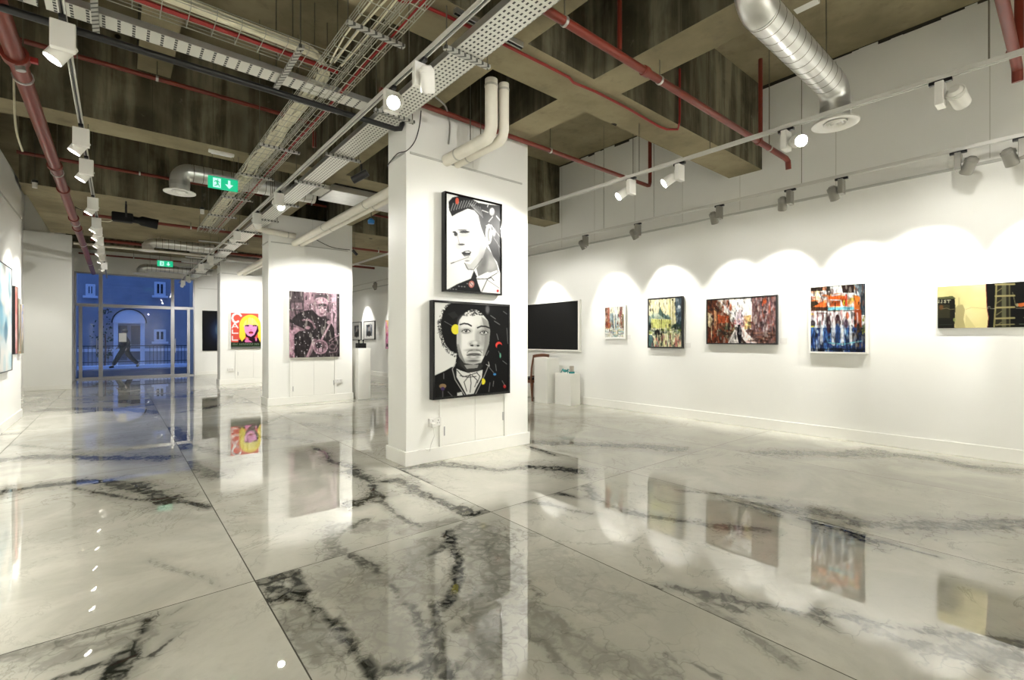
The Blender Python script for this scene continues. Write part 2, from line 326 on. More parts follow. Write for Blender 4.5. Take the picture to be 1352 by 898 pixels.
# right wall with panel seams above the rail and a ragged dark joint under the slab
w = MB(); w.box(XR, XR+.2, YB-.2, YS+.2, 0, SLAB+.02)
w.mat(1)
for y in (.62, 2.05, 3.3, 4.25, 5.2, 6.15, 7.05): w.box(XR-.002, XR+.001, y-.003, y+.003, 3.27, SLAB-.05)
w.mat(2); rr = random.Random(3); yy = -1.0
while yy < 7.1:
    L = rr.uniform(.05, .22); h = rr.uniform(0, .045) if not (3.0 < yy < 3.5) else 0
    w.box(XR-.004, XR+.001, yy, yy+L, SLAB-h-.004, SLAB+.001); yy += L
wallrun('wall_right', w)
w = MB(); w.box(XL-.25, XL, YB, 11.45, 0, 3.95); w.box(XL-.58, XL-.25, 11.25, 11.45, 0, 3.95); wallrun('wall_left', w)
w = MB(); w.box(XL2-.2, XL2, 11.45, 17.3, 0, SLAB); w.box(XL-.75, XL-.25, YB, 11.45, 3.2, SLAB); wallrun('wall_left', w)
SX0 = -1.08
w = MB(); w.box(XL2-.2, -.93, 17.1, 17.3, 0, 4.08); w.box(-1.28, SX0, 17.3, YS+.1, 0, 4.08); wallrun('wall_recess', w)
w = MB(); w.box(XL2-.2, -1.28, 17.3, YS+.1, 0, SLAB); wallrun('wall_recess', w)
w = MB(); w.box(XL2-.2, XR+.2, YB-.2, YB, 0, SLAB); wallrun('wall_back', w)
# storefront wall with the glazed opening
SX0, SX1, SZ = -1.08, 2.2, 3.55
w = MB(); w.box(SX0, SX1, YS, YS+.25, SZ, SLAB); w.box(SX1, XR+.2, YS, YS+.25, 0, SLAB); w.box(SX0-.25, SX0, YS, YS+.25, 0, SLAB)
w.mat(1).box(SX1+.1, XR, YS-.004, YS, 3.22, 3.235); wallrun('wall_front', w)
c = MB(); c.box(XL2-.2, XR+.2, YB-.2, YS+.25, SLAB, SLAB+.25)
struct(c.build('ceiling', ['concrete']), 'raw concrete slab overhead')
beams = [ (XL-.2, XR, 2.98, 3.47, SOF), (XL-.2, XR, 7.12, 7.58, SOF), (XL-.2, XR, -1.25, -.78, SOF), (-1.2, XR, 10.75, 15.25, SOF), (-1.2, XR, 19.6, YS, 4.3)]
for x0, x1, y0, y1, z in beams: struct(MB().box(x0, x1, y0, y1, z, SLAB).build('ceiling_beam', ['concrete']), 'raw concrete downstand beam')
for x0, x1 in ((2.24, 2.66), (3.51, 3.93)):
    for y0, y1 in ((YB, -1.25), (-.78, 2.98), (3.47, 7.12), (7.58, 10.75), (15.25, 19.6)):
        struct(MB().box(x0, x1, y0, y1, SOF, SLAB).build('ceiling_beam', ['concrete']), 'raw concrete downstand beam')
struct(MB().box(.18, .5, 3.47, 7.12, 4.5, SLAB).build('ceiling_beam', ['concrete']), 'shallow concrete rib')

# baseboards and picture rails
def base(name, x0, x1, y0, y1, h=.15): struct(MB().bevbox(x0, x1, y0, y1, 0, h, .006).build(name, 'trimwhite'))
base('baseboard_right', XR-.018, XR, YB, YS); base('baseboard_left', XL, XL+.018, YB, 11.45, .14); base('baseboard_recess', XL2, -.93, 17.082, 17.1, .12); base('baseboard_left', XL2, XL2+.018, 11.45, 17.08, .12); base('baseboard_front', SX1+.05, XR-.02, YS-.018, YS, .13)
struct(MB().box(XR-.02, XR, YB, YS, 3.215, 3.245).build('trim_1', 'rail'), 'grey picture rail along the right wall')
struct(MB().box(XL, XL+.012, YB, 11.45, 3.335, 3.355).build('trim_2', 'rail'), 'grey picture rail along the left wall')

# pillars
def pillar(y0, y1, top, nm):
    x0, x1 = 2.28, 3.95
    m = MB(); m.box(x0, x1, y0, y1, 0, top)
    m.mat(1); m.box((x0+x1)/2-.0015, (x0+x1)/2+.0015, y0-.001, y0+.001, 3.26, top)
    p = m.build(nm, ['white', 'seam']); struct(p, 'white boxed-in pillar')
    b = MB(); t = .022; h = .15
    b.bevbox(x0-t, x1+t, y0-t, y0, 0, h, .006); b.bevbox(x0-t, x0, y0, y1, 0, h, .006); b.bevbox(x1, x1+t, y0, y1, 0, h, .006); b.bevbox(x0-t, x1+t, y1, y1+t, 0, h, .006)
    b.build('baseboard', 'trimwhite', p)
    MB().box(x0+.04, x1-.1, y0-.012, y0, 3.225, 3.245).build('rail', 'rail', p); MB().box(x0-.012, x0, y0+.03, y1-.02, 3.225, 3.245).build('rail', 'rail', p)
    # upright battens and the two-leaf access hatch below the pictures
    for bx in (2.665, 3.56): MB().bevbox(bx, bx+.05, y0-.02, y0, .15, 1.0, .003).build('batten', 'trimwhite', p)
    for k, (a, b_) in enumerate(((2.72, 3.136), (3.14, 3.555))):
        d = MB().bevbox(a, b_, y0-.008, y0, .16, 1.0, .002).build('access_door', 'trimwhite', p)
        hx = a+.01 if k == 0 else b_-.01
        hz = .26 if k == 0 else .34
        MB().bevbox(hx-.008, hx+.008, y0-.013, y0-.008, hz, hz+.1, .002).build('hinge', 'alu', d)
    return p
pillar(4.43, 4.85, 3.76, 'wall_pillar'); pillar(10.2, 10.72, 3.8, 'wall_pillar'); pillar(15.9, 16.4, 3.78, 'wall_pillar')

# ------------------------------------------------------------------ storefront
def frame_bar(x0, x1, z0, z1, y=YS+.06, d=.07): return MB().bevbox(x0, x1, y-d/2, y+d/2, z0, z1, .004)
MX0, MX1, TZ = at(133, 404, Y=YS).x, at(228, 404, Y=YS).x, 2.46
def window(name, x0, x1, z0, z1, fr=.05, rails=()):
    m = frame_bar(x0, x0+fr, z0, z1); m.bevbox(x1-fr, x1, YS+.025, YS+.095, z0, z1, .004)
    m.bevbox(x0+fr, x1-fr, YS+.025, YS+.095, z1-fr, z1, .004); m.bevbox(x0+fr, x1-fr, YS+.025, YS+.095, z0, z0+fr, .004)
    o = m.build(name, 'alu'); struct(o)
    MB().box(x0+fr, x1-fr, YS+.056, YS+.062, z0+fr, z1-fr).build('glass_pane', 'glass', o); return o
window('window_1', SX0, MX0, TZ, SZ); window('window_2', MX0, MX1, TZ, SZ); window('window_3', MX1, SX1, TZ, SZ)
window('window_4', SX0, SX0+.14, 0, TZ, .035); window('window_5', MX1+.49, SX1, 0, TZ, .035)
for nm, a, b_, hx in (('door_1', SX0+.14, MX0, MX0-.1), ('door_2', MX0, MX1, None), ('door_3', MX1, MX1+.49, MX1+.08)):
    o = window(nm, a, b_, .01, TZ, .055)
    if hx: MB().tube([(hx, YS-.02, .85), (hx, YS-.02, 1.35)], .012).build('door_handle', 'galv', o)
tag(MB().box(at(157, 440, Y=YS).x, at(167, 440, Y=YS).x, YS+.05, YS+.054, at(162, 451.5, Y=YS).z, at(162, 440, Y=YS).z).build('notice', 'paper'), 'white paper notice taped to the middle glass of the shopfront', 'notice')
struct(MB().box(SX0, SX1, YS, YS+.3, -.02, .012).build('trim_3', 'alu'), 'threshold')

# ------------------------------------------------------------------ street outside
struct(MB().box(-14, 40, YS+.25, 30.8, -.14, -.02).build('street', 'asphalt'), 'dusky street')
struct(MB().box(-14, 40, 27.2, 30.8, -.02, .02).build('pavement', 'pave'), 'pale pavement across the street')
struct(MB().box(-14, 40, 26.9, 27.2, -.1, .03).build('kerb', 'stone'), 'kerb')
for x0, x1 in ((SX0-.5, SX0-.02), (SX1+.03, SX1+.5)): struct(MB().box(x0, x1, YS+.25, YS+1.9, -.02, 4.6).build('wall_porch', 'white'), 'white porch return wall')
FY = 32.0
def fa(px, py): return at(px, py, Y=FY)
bd = thing('building', 'blue-dusk house facade across the street with arched door canopy', 'building', (2, FY, 0))
MB().box(-16, 30, FY, FY+6, 0, 13).build('facade_wall', 'stone', bd)
k = MB()
for z in (.7, 5.8): k.box(-16, 30, FY-.12, FY, z, z+.15)
k.build('string_course', 'stone2', bd)
def fwin(px0, px1, py0, py1, name='window'):
    a, b_ = fa(px0, py0), fa(px1, py1)
    f = MB(); f.bevbox(a.x, b_.x, FY-.1, FY+.02, b_.z, a.z, .02); f.bevbox(a.x-.1, b_.x+.1, FY-.22, FY, b_.z-.12, b_.z, .02)
    o = f.build(name, 'stone2', bd); MB().box(a.x+.12, b_.x-.12, FY-.12, FY-.09, b_.z+.12, a.z-.12).build('pane', 'winglass', o)
    MB().box((a.x+b_.x)/2-.03, (a.x+b_.x)/2+.03, FY-.14, FY-.11, b_.z+.1, a.z-.1).build('glazing_bar', 'stone2', o)
fwin(203, 219, 435, 451); fwin(203.5, 218.5, 372, 391); fwin(113, 126, 375, 391)
a, b_ = fa(149, 427), fa(191, 411); cx_, cw = (a.x+b_.x)/2, (b_.x-a.x)/2
cn = MB(); N = 16
arch = [(cx_+cw*math.cos(PI*k/N), a.z+(b_.z-a.z)*math.sin(PI*k/N)) for k in range(N+1)]
cn.prism(arch, lambda u, v, d: (u, d, v), FY-1.1, FY); cn.build('canopy', 'stone2', bd)
cn = MB(); cn.prism([(cx_+(cw+.06)*math.cos(PI*k/N), a.z+(b_.z-a.z+.06)*math.sin(PI*k/N)) for k in range(N+1)]+[(cx_+cw*math.cos(PI*k/N), a.z+(b_.z-a.z)*math.sin(PI*k/N)) for k in range(N, -1, -1)], lambda u, v, d: (u, d, v), FY-1.14, FY-1.1); cn.build('canopy_edge', 'black', bd)
for s in (-1, 1): MB().bevbox(cx_+s*cw*.82-.09, cx_+s*cw*.82+.09, FY-.9, FY-.7, .0, a.z, .02).build('porch_column', 'stone2', bd)
dr = MB().bevbox(cx_-.55, cx_+.55, FY-.06, FY, .1, 2.2, .02).build('door', 'stone', bd)
for sx in (-1, 1):
    for z0, z1 in ((.25, .9), (1.05, 2.05)): MB().bevbox(cx_+sx*.28-.2, cx_+sx*.28+.2, FY-.09, FY-.06, z0, z1, .01).build('door_panel', 'asphalt', dr)
MB().ball((cx_+.06, FY-.11, 1.05), .03).build('door_knob', 'galv', dr)
fence = thing('railing', 'low dark iron railing in front of the house', 'railing', (0, 31.0, 0))
fr_ = MB(); fr_.bar((-8, 31, 1.0), (10, 31, 1.0), .04, .04); fr_.bar((-8, 31, .2), (10, 31, .2), .04, .04)
for q in range(121):
    x = -8+q*.15
    if abs(x-cx_) > .8: fr_.bar((x, 31, .02), (x, 31, 1.0), .02, .02)
fr_.build('rail_panel', 'black', fence)
tree = thing('shrub', 'dark shrub beside the arched doorway across the street', 'shrub', (fa(139, 470).x, 31.4, 0))
m = MB(); rr = random.Random(9); bx = fa(139, 470).x
for q in range(150):
    a_ = rr.uniform(0, 2*PI); z = rr.uniform(.4, 2.9); r_ = .5*math.sin(min(1, z/3.0)*PI*.95)+.08; p = Vector((bx+r_*math.cos(a_)*rr.random()**.5, 31.4+r_*.6*math.sin(a_), z)); s_ = rr.uniform(.05, .1)
    d1 = Vector((rr.uniform(-1,1), rr.uniform(-1,1), rr.uniform(-1,1))).normalized()*s_; d2 = d1.cross(Vector((rr.uniform(-1,1), rr.uniform(-1,1), .3))).normalized()*s_*.6
    m.add([p-d1, p+d2, p+d1, p-d2], [(0, 1, 2, 3)])
leaf = simple('dark_leaf', (.02, .045, .02), .6, var=.4); m.build('foliage', leaf, tree)
MB().tube([(bx, 31.4, 0), (bx+.03, 31.4, .8), (bx, 31.4, 1.6)], .03).build('stem', 'wood', tree)

def skin_obj(name, verts, edges, radii, mat, parent, root=0, sub=2):
    me = bpy.data.meshes.new(name); o0 = Vector(parent['_o']); me.from_pydata([Vector(v)-o0 for v in verts], edges, [])
    o = bpy.data.objects.new(name, me); C.objects.link(o); o.parent = parent; o['_o'] = parent['_o']
    sk = o.modifiers.new('skin', 'SKIN'); layer = me.skin_vertices[0].data if len(me.skin_vertices) else None
    if layer is None: me.attributes; 
    for i, r in enumerate(radii): me.skin_vertices[0].data[i].radius = r if isinstance(r, tuple) else (r, r)
    me.skin_vertices[0].data[root].use_root = True
    s = o.modifiers.new('sub', 'SUBSURF'); s.levels = sub; s.render_levels = sub; me.materials.append(M[mat]); sk.use_smooth_shade = True
    return o
def person():
    b = at(165, 487, Z=.02); b.y = 28.2; b = Vector((at(165, 460, Y=28.2).x, 28.2, .02)); X, Y, Z = b
    root = thing('person', 'person in a dark coat striding past the shop window outside', 'person', b)
    J = dict(pel=(0,0,.95), wai=(.0,0,1.1), che=(.01,0,1.32), nek=(.0,0,1.47), hd0=(-.02,0,1.54), hd1=(-.03,0,1.64), hd2=(-.02,0,1.72),
             hl=(-.02,-.09,.9), kl=(-.24,-.1,.52), al=(-.42,-.1,.12), tl=(-.56,-.1,.05), hr=(.02,.09,.9), kr=(.18,.1,.5), ar=(.48,.1,.16), tr=(.42,.1,.04),
             sl=(0,-.19,1.4), el=(.14,-.24,1.14), wl=(.06,-.25,.9), ml=(.03,-.25,.83), sr=(0,.19,1.4), er=(-.1,.24,1.14), wr=(-.24,.23,.95), mr=(-.29,.23,.89))
    E = [('pel','wai'),('wai','che'),('che','nek'),('nek','hd0'),('hd0','hd1'),('hd1','hd2'),('pel','hl'),('hl','kl'),('kl','al'),('al','tl'),('pel','hr'),('hr','kr'),('kr','ar'),('ar','tr'),
         ('che','sl'),('sl','el'),('el','wl'),('wl','ml'),('che','sr'),('sr','er'),('er','wr'),('wr','mr')]
    R = dict(pel=(.09,.11), wai=(.08,.1), che=(.09,.12), nek=.055, hd0=.075, hd1=.095, hd2=.07, hl=.06, kl=.04, al=.03, tl=.03, hr=.06, kr=.04, ar=.03, tr=.03, sl=.045, el=.032, wl=.026, ml=.036, sr=.045, er=.032, wr=.03, mr=.036)
    for sd in ('l', 'r'):                       # four fingers and a thumb on each hand
        w_ = Vector(J['w'+sd]); m_ = Vector(J['m'+sd]); d = (m_-w_).normalized(); side = Vector((0, 1, 0)).cross(d)
        for q in range(4):
            k1 = f'f{sd}{q}'; off = Vector((0, (q-1.5)*.017, 0)); J[k1] = tuple(m_+d*(.045-abs(q-1.4)*.004)+off); J[k1+'e'] = tuple(Vector(J[k1])+d*.03+side*.012)
            E += [('m'+sd, k1), (k1, k1+'e')]; R[k1] = .009; R[k1+'e'] = .008
        J['t'+sd+'h'] = tuple(w_+d*.05+Vector((-.03, -.01, 0))); E.append(('m'+sd, 't'+sd+'h')); R['t'+sd+'h'] = .01
    ks = list(J); body = skin_obj('body', [Vector(J[k])+b for k in ks], [(ks.index(a), ks.index(c_)) for a, c_ in E], [R[k] for k in ks], 'skin', root)
    def cl(name, names, edges, rad, mat):
        skin_obj(name, [Vector(J[k])+b for k in names], [(names.index(a), names.index(c_)) for a, c_ in edges], rad, mat, root)
    cl('coat', ['pel','wai','che','nek','sl','el','wl','sr','er','wr'], [('pel','wai'),('wai','che'),('che','nek'),('che','sl'),('sl','el'),('el','wl'),('che','sr'),('sr','er'),('er','wr')],
       [(.21,.23),(.19,.21),(.2,.24),.08,.1,.085,.065,.1,.085,.065], 'coat')
    cl('trousers', ['pel','hl','kl','al','hr','kr','ar'], [('pel','hl'),('hl','kl'),('kl','al'),('pel','hr'),('hr','kr'),('kr','ar')], [(.16,.19),.13,.105,.08,.13,.105,.08], 'trouser')
    h = MB(); h.ball(b+Vector((-.0, 0, 1.68)), .115, .1, .1); h.build('hair', 'coat', root, True)
    for p0, p1 in ((J['al'], J['tl']), (J['ar'], J['tr'])): MB().tube([Vector(p0)+b+Vector((.03,0,-.05)), (Vector(p0)+Vector(p1))/2+b+Vector((0,0,-.03)), Vector(p1)+b-Vector((0,0,.01))], .05, 8, radii=[.05, .052, .04]).build('shoe', 'matblack', root, True)
person()

# ------------------------------------------------------------------ pictures
class Canvas:
    """pigment laid down in the coordinates of an enlarged view: quad = (xl, xr, topL, topR, botL, botR)"""
    def __init__(s, w, h, quad, bg):
        s.q = quad; u, v = np.meshgrid((np.arange(w)+.5)/w, (np.arange(h)+.5)/h); s.u, s.v, s.w, s.h = u, v, w, h
        xl, xr, tl, tr, bl, br = quad; s.x = xl+(xr-xl)*u; top = tl+(tr-tl)*u; bot = bl+(br-bl)*u; s.y = top+(bot-top)*v
        s.px = abs(xr-xl)/w; s.c = np.zeros((h, w, 3)); s.c[:] = bg
    def _mix(s, m, col, a=1.): m = (m*a)[..., None]; s.c = s.c*(1-m)+np.array(col, float)*m; return s
    def ell(s, cx, cy, rx, ry, col, a=1., soft=None, clip=None):
        d = np.sqrt(((s.x-cx)/rx)**2+((s.y-cy)/ry)**2); sf = soft if soft else s.px/min(rx, ry)*.8
        m = np.clip((1-d)/sf+.5, 0, 1)
        if clip is not None: m = m*clip
        return s._mix(m, col, a)
    def poly(s, pts, col, a=1.):
        ins = np.zeros(s.x.shape, bool); n = len(pts)
        m = np.zeros(s.x.shape)
        for ox, oy in ((-.25, -.25), (.25, .25), (-.25, .25), (.25, -.25)):
            X, Y = s.x+ox*s.px, s.y+oy*s.px; ins = np.zeros(s.x.shape, bool)
            for i in range(n):
                x0, y0 = pts[i]; x1, y1 = pts[(i+1) % n]
                if y0 == y1: continue
                c_ = ((y0 > Y) != (y1 > Y)) & (X < (x1-x0)*(Y-y0)/(y1-y0)+x0); ins ^= c_
            m += ins*.25
        return s._mix(m, col, a)
    def line(s, pts, w, col, a=1.):
        best = np.full(s.x.shape, 1e9)
        for (x0, y0), (x1, y1) in zip(pts, pts[1:]):
            L = (x1-x0)**2+(y1-y0)**2+1e-9; t = np.clip(((s.x-x0)*(x1-x0)+(s.y-y0)*(y1-y0))/L, 0, 1); best = np.minimum(best, np.hypot(s.x-x0-t*(x1-x0), s.y-y0-t*(y1-y0)))
        return s._mix(np.clip((w/2-best)/s.px+.5, 0, 1), col, a)
    def noise(s, fx, fy, seed, octv=3):
        r = np.random.default_rng(seed); tot = np.zeros(s.x.shape); amp = 1; sm = 0
        for o in range(octv):
            gx, gy = max(2, int(fx*2**o)), max(2, int(fy*2**o)); g = r.random((gy+2, gx+2)); X, Y = s.u*gx, s.v*gy; i, j = X.astype(int), Y.astype(int); f, g_ = X-i, Y-j; f = f*f*(3-2*f); g_ = g_*g_*(3-2*g_)
            tot += amp*((g[j, i]*(1-f)+g[j, i+1]*f)*(1-g_)+(g[j+1, i]*(1-f)+g[j+1, i+1]*f)*g_); sm += amp; amp *= .55
        return tot/sm
    def tint(s, nz, lo, hi, col, a=1., mask=None):
        m = np.clip((nz-lo)/(hi-lo), 0, 1)
        if mask is not None: m = m*mask
        return s._mix(m, col, a)
    def zone(s, x0, y0, x1, y1, soft):
        return np.clip((s.x-x0)/soft, 0, 1)*np.clip((x1-s.x)/soft, 0, 1)*np.clip((s.y-y0)/soft, 0, 1)*np.clip((y1-s.y)/soft, 0, 1)
    def dab(s, n, seed, zone, cols, lx, ly, a=.7):      # short palette-knife strokes
        r = np.random.default_rng(seed); x0, y0, x1, y1 = zone
        for _ in range(n):
            cx, cy = r.uniform(x0, x1), r.uniform(y0, y1); s.ell(cx, cy, lx*r.uniform(.5, 1.5), ly*r.uniform(.4, 1.6), cols[r.integers(len(cols))], a*r.uniform(.5, 1), soft=.5)
        return s
def textured(c, seed, k=.3, ax=(45, 12)):
    n = c.noise(ax[0], ax[1], seed, 3); m = c.noise(ax[1]*2, ax[0]//2, seed+50, 2); c.c = np.clip(c.c*(1+k*(n-.5)*2.4+k*.6*(m-.5)*2)[..., None], 0, 255)
    h = c.noise(30, 9, seed+90, 2); c.tint(h, .68, .78, (245, 240, 228), .4); c.tint(1-h, .68, .76, (24, 22, 22), .6); return c
def srgb2lin(c): c = np.clip(c/255., 0, 1); return np.where(c <= .04045, c/12.92, ((c+.055)/1.055)**2.4)

def picture(label, O, r, w, h, depth, cv, frame=None, mat='paint_layer', name='painting', cat='painting', group=None, side='trimwhite', extra=None):
    """O = top left corner on the wall as seen, r = direction to the right; depth off the wall"""
    O, r = Vector(O), Vector(r); up = Vector((0, 0, 1)); n = r.cross(up)
    root = thing(name, label, cat, O-up*h+r*w/2, group)
    P = lambda u, v, d: O+r*u-up*v+n*d
    fw = frame[0] if frame else 0
    bk = MB()
    def bx(mb, u0, u1, v0, v1, d0, d1):
        mb.add([P(u, v, d) for d in (d0, d1) for v in (v0, v1) for u in (u0, u1)], [(0,2,3,1),(4,5,7,6),(0,1,5,4),(2,6,7,3),(0,4,6,2),(1,3,7,5)])
    bx(bk, fw*.8, w-fw*.8, fw*.8, h-fw*.8, .004, depth-(.008 if frame else .002)); b = bk.build('canvas', side, root)
    d = depth-(.0065 if frame else .0005); u0, u1, v0, v1 = fw*.85, w-fw*.85, fw*.85, h-fw*.85
    H, W = cv.c.shape[:2]
    uu, vv = np.meshgrid(np.linspace(u0, u1, W), np.linspace(v0, v1, H)); Oo = np.array(O-Vector(root['_o'])); rv, nv = np.array(r), np.array(n)
    co = Oo+uu[..., None]*rv-vv[..., None]*np.array((0, 0, 1.))+d*nv
    me = bpy.data.meshes.new('picture_surface'); idx = np.arange(H*W).reshape(H, W)
    fs = np.stack([idx[:-1, :-1], idx[1:, :-1], idx[1:, 1:], idx[:-1, 1:]], -1).reshape(-1, 4)
    me.vertices.add(H*W); me.vertices.foreach_set('co', co.ravel().astype(np.float32)); me.loops.add(fs.size); me.polygons.add(len(fs))
    me.polygons.foreach_set('loop_start', np.arange(0, fs.size, 4)); me.loops.foreach_set('vertex_index', fs.ravel()); me.update(calc_edges=True)
    a = me.attributes.new('pigment', 'FLOAT_COLOR', 'POINT'); colr = np.concatenate([srgb2lin(cv.c)*.72, np.ones((H, W, 1))], -1); a.data.foreach_set('color', colr.ravel().astype(np.float32))
    me.materials.append(M[mat]); o = bpy.data.objects.new('picture_surface', me); C.objects.link(o); o.parent = root
    if frame:
        f = MB(); bx(f, 0, w, 0, fw, .004, depth); bx(f, 0, w, h-fw, h, .004, depth); bx(f, 0, fw, fw, h-fw, .004, depth); bx(f, w-fw, w, fw, h-fw, .004, depth); f.build('frame', frame[1], root)
    return root
def wall_quad(px0, px1, pt, pb, **pl):                        # corners measured on a wall plane
    a, b_ = at(px0, pt, **pl), at(px1, pb, **pl); return a, b_
K, Wt = (12, 12, 13), (240, 240, 236)

def art_quiff():
    c = Canvas(110, 170, (170, 575, 85, 183, 795, 838), Wt)
    c.poly([(188,150),(215,118),(270,106),(340,122),(400,160),(470,172),(580,185),(580,710),(545,600),(515,560),(480,480),(445,400),(418,330),(400,250),(370,215),(320,203),(250,235),(212,258),(192,210)], K)
    for a in range(10): c.line([(205+a*18, 215-a*4), (222+a*19, 150-a*2+abs(a-4)*3)], 5, (200, 200, 200), .75)
    for a in range(7): c.line([(330+a*14, 160+a*5), (380+a*9, 215+a*9)], 4, (215, 215, 215), .6)
    c.ell(247, 145, 12, 25, (205, 85, 60)); c.ell(480, 392, 26, 76, (205, 205, 200)).ell(484, 395, 12, 50, (90, 90, 90)).ell(487, 400, 6, 38, (210, 210, 205))
    c.poly([(385,640),(432,570),(462,480),(500,530),(545,620),(560,690),(470,670),(400,700)], (120, 120, 118)); c.ell(490, 620, 55, 50, (180, 180, 176), .7, 1.).ell(440, 590, 30, 60, (80, 80, 78), .7, 1.)
    c.poly([(418,330),(445,420),(455,520),(405,600),(350,655),(310,640),(300,600),(340,610),(400,540),(425,430)], (150, 150, 148), .55)
    c.ell(360, 300, 60, 90, (215,215,212), .5, 1.).ell(395, 480, 40, 110, (190,190,188), .6, 1.).ell(300, 392, 46, 20, (170,170,168), .5, 1.).ell(330, 570, 30, 20, (190,190,188), .6, 1.).ell(262, 470, 24, 30, (200,200,198), .6, 1.)
    c.ell(300, 372, 36, 9, K, .95).ell(285, 358, 34, 5, (60, 60, 60), .8).ell(238, 388, 13, 15, (25, 25, 25), .9).ell(228, 372, 12, 6, K)
    c.ell(278, 464, 24, 7, (40, 40, 40), .9).line([(250, 400), (262, 455)], 4, (150, 150, 150))
    c.poly([(276,525),(300,512),(330,508),(350,520),(338,543),(300,552)], K).ell(322, 520, 20, 5, (225, 225, 222)).ell(316, 545, 26, 6, (120,120,118), .8, .7); c.ell(318, 585, 18, 5, (130, 130, 130)).line([(205, 602), (330, 556)], 5, (120, 120, 118)).line([(205, 602), (225, 594)], 6, (40, 40, 40))
    c.line([(300,600),(325,648),(365,650),(400,610),(430,570)], 6, (60, 60, 60), .8)
    c.poly([(165,800),(250,752),(345,715),(368,655),(390,700),(402,760),(425,830),(165,810)], K)
    c.poly([(385,708),(450,690),(545,658),(560,700),(575,760),(575,845),(430,830),(400,760)], (228, 228, 225)); c.line([(390,720),(470,720),(545,680)], 5, K).line([(470,722),(425,815)], 5, K).line([(470,722),(500,712),(520,735)], 6, (60,60,60)).line([(470,730),(560,790)], 4, (110,110,110))
    c.ell(350, 757, 21, 26, (185, 110, 100)).ell(350, 757, 12, 15, (225, 190, 180)).line([(340,745),(360,770)], 3, K); c.ell(550, 812, 9, 10, (190, 30, 30))
    c.ell(505, 227, 21, 30, (160, 160, 160)).ell(505, 222, 14, 20, (215, 215, 215)); c.line([(430,215),(475,232)], 7, (190,190,190)).line([(540,260),(575,300)], 8, (200,200,200)).line([(510,265),(480,300)], 6, (220,220,220)).ell(520, 380, 14, 30, (225,225,230), .9, .8)
    c.line([(500,330),(575,420)], 5, (150,150,150)).line([(520,420),(575,500)], 5, (130,130,130)).line([(480,160),(470,190)], 6, (220,220,220)).line([(545,430),(570,560)], 5, (90,90,90)).line([(460,330),(500,325),(515,350)], 6, (230,230,230))
    for a in range(9): c.ell(200+a*20, 788-a*6+(a % 3)*8, 6, 4, (170, 170, 168), .8)
    return c
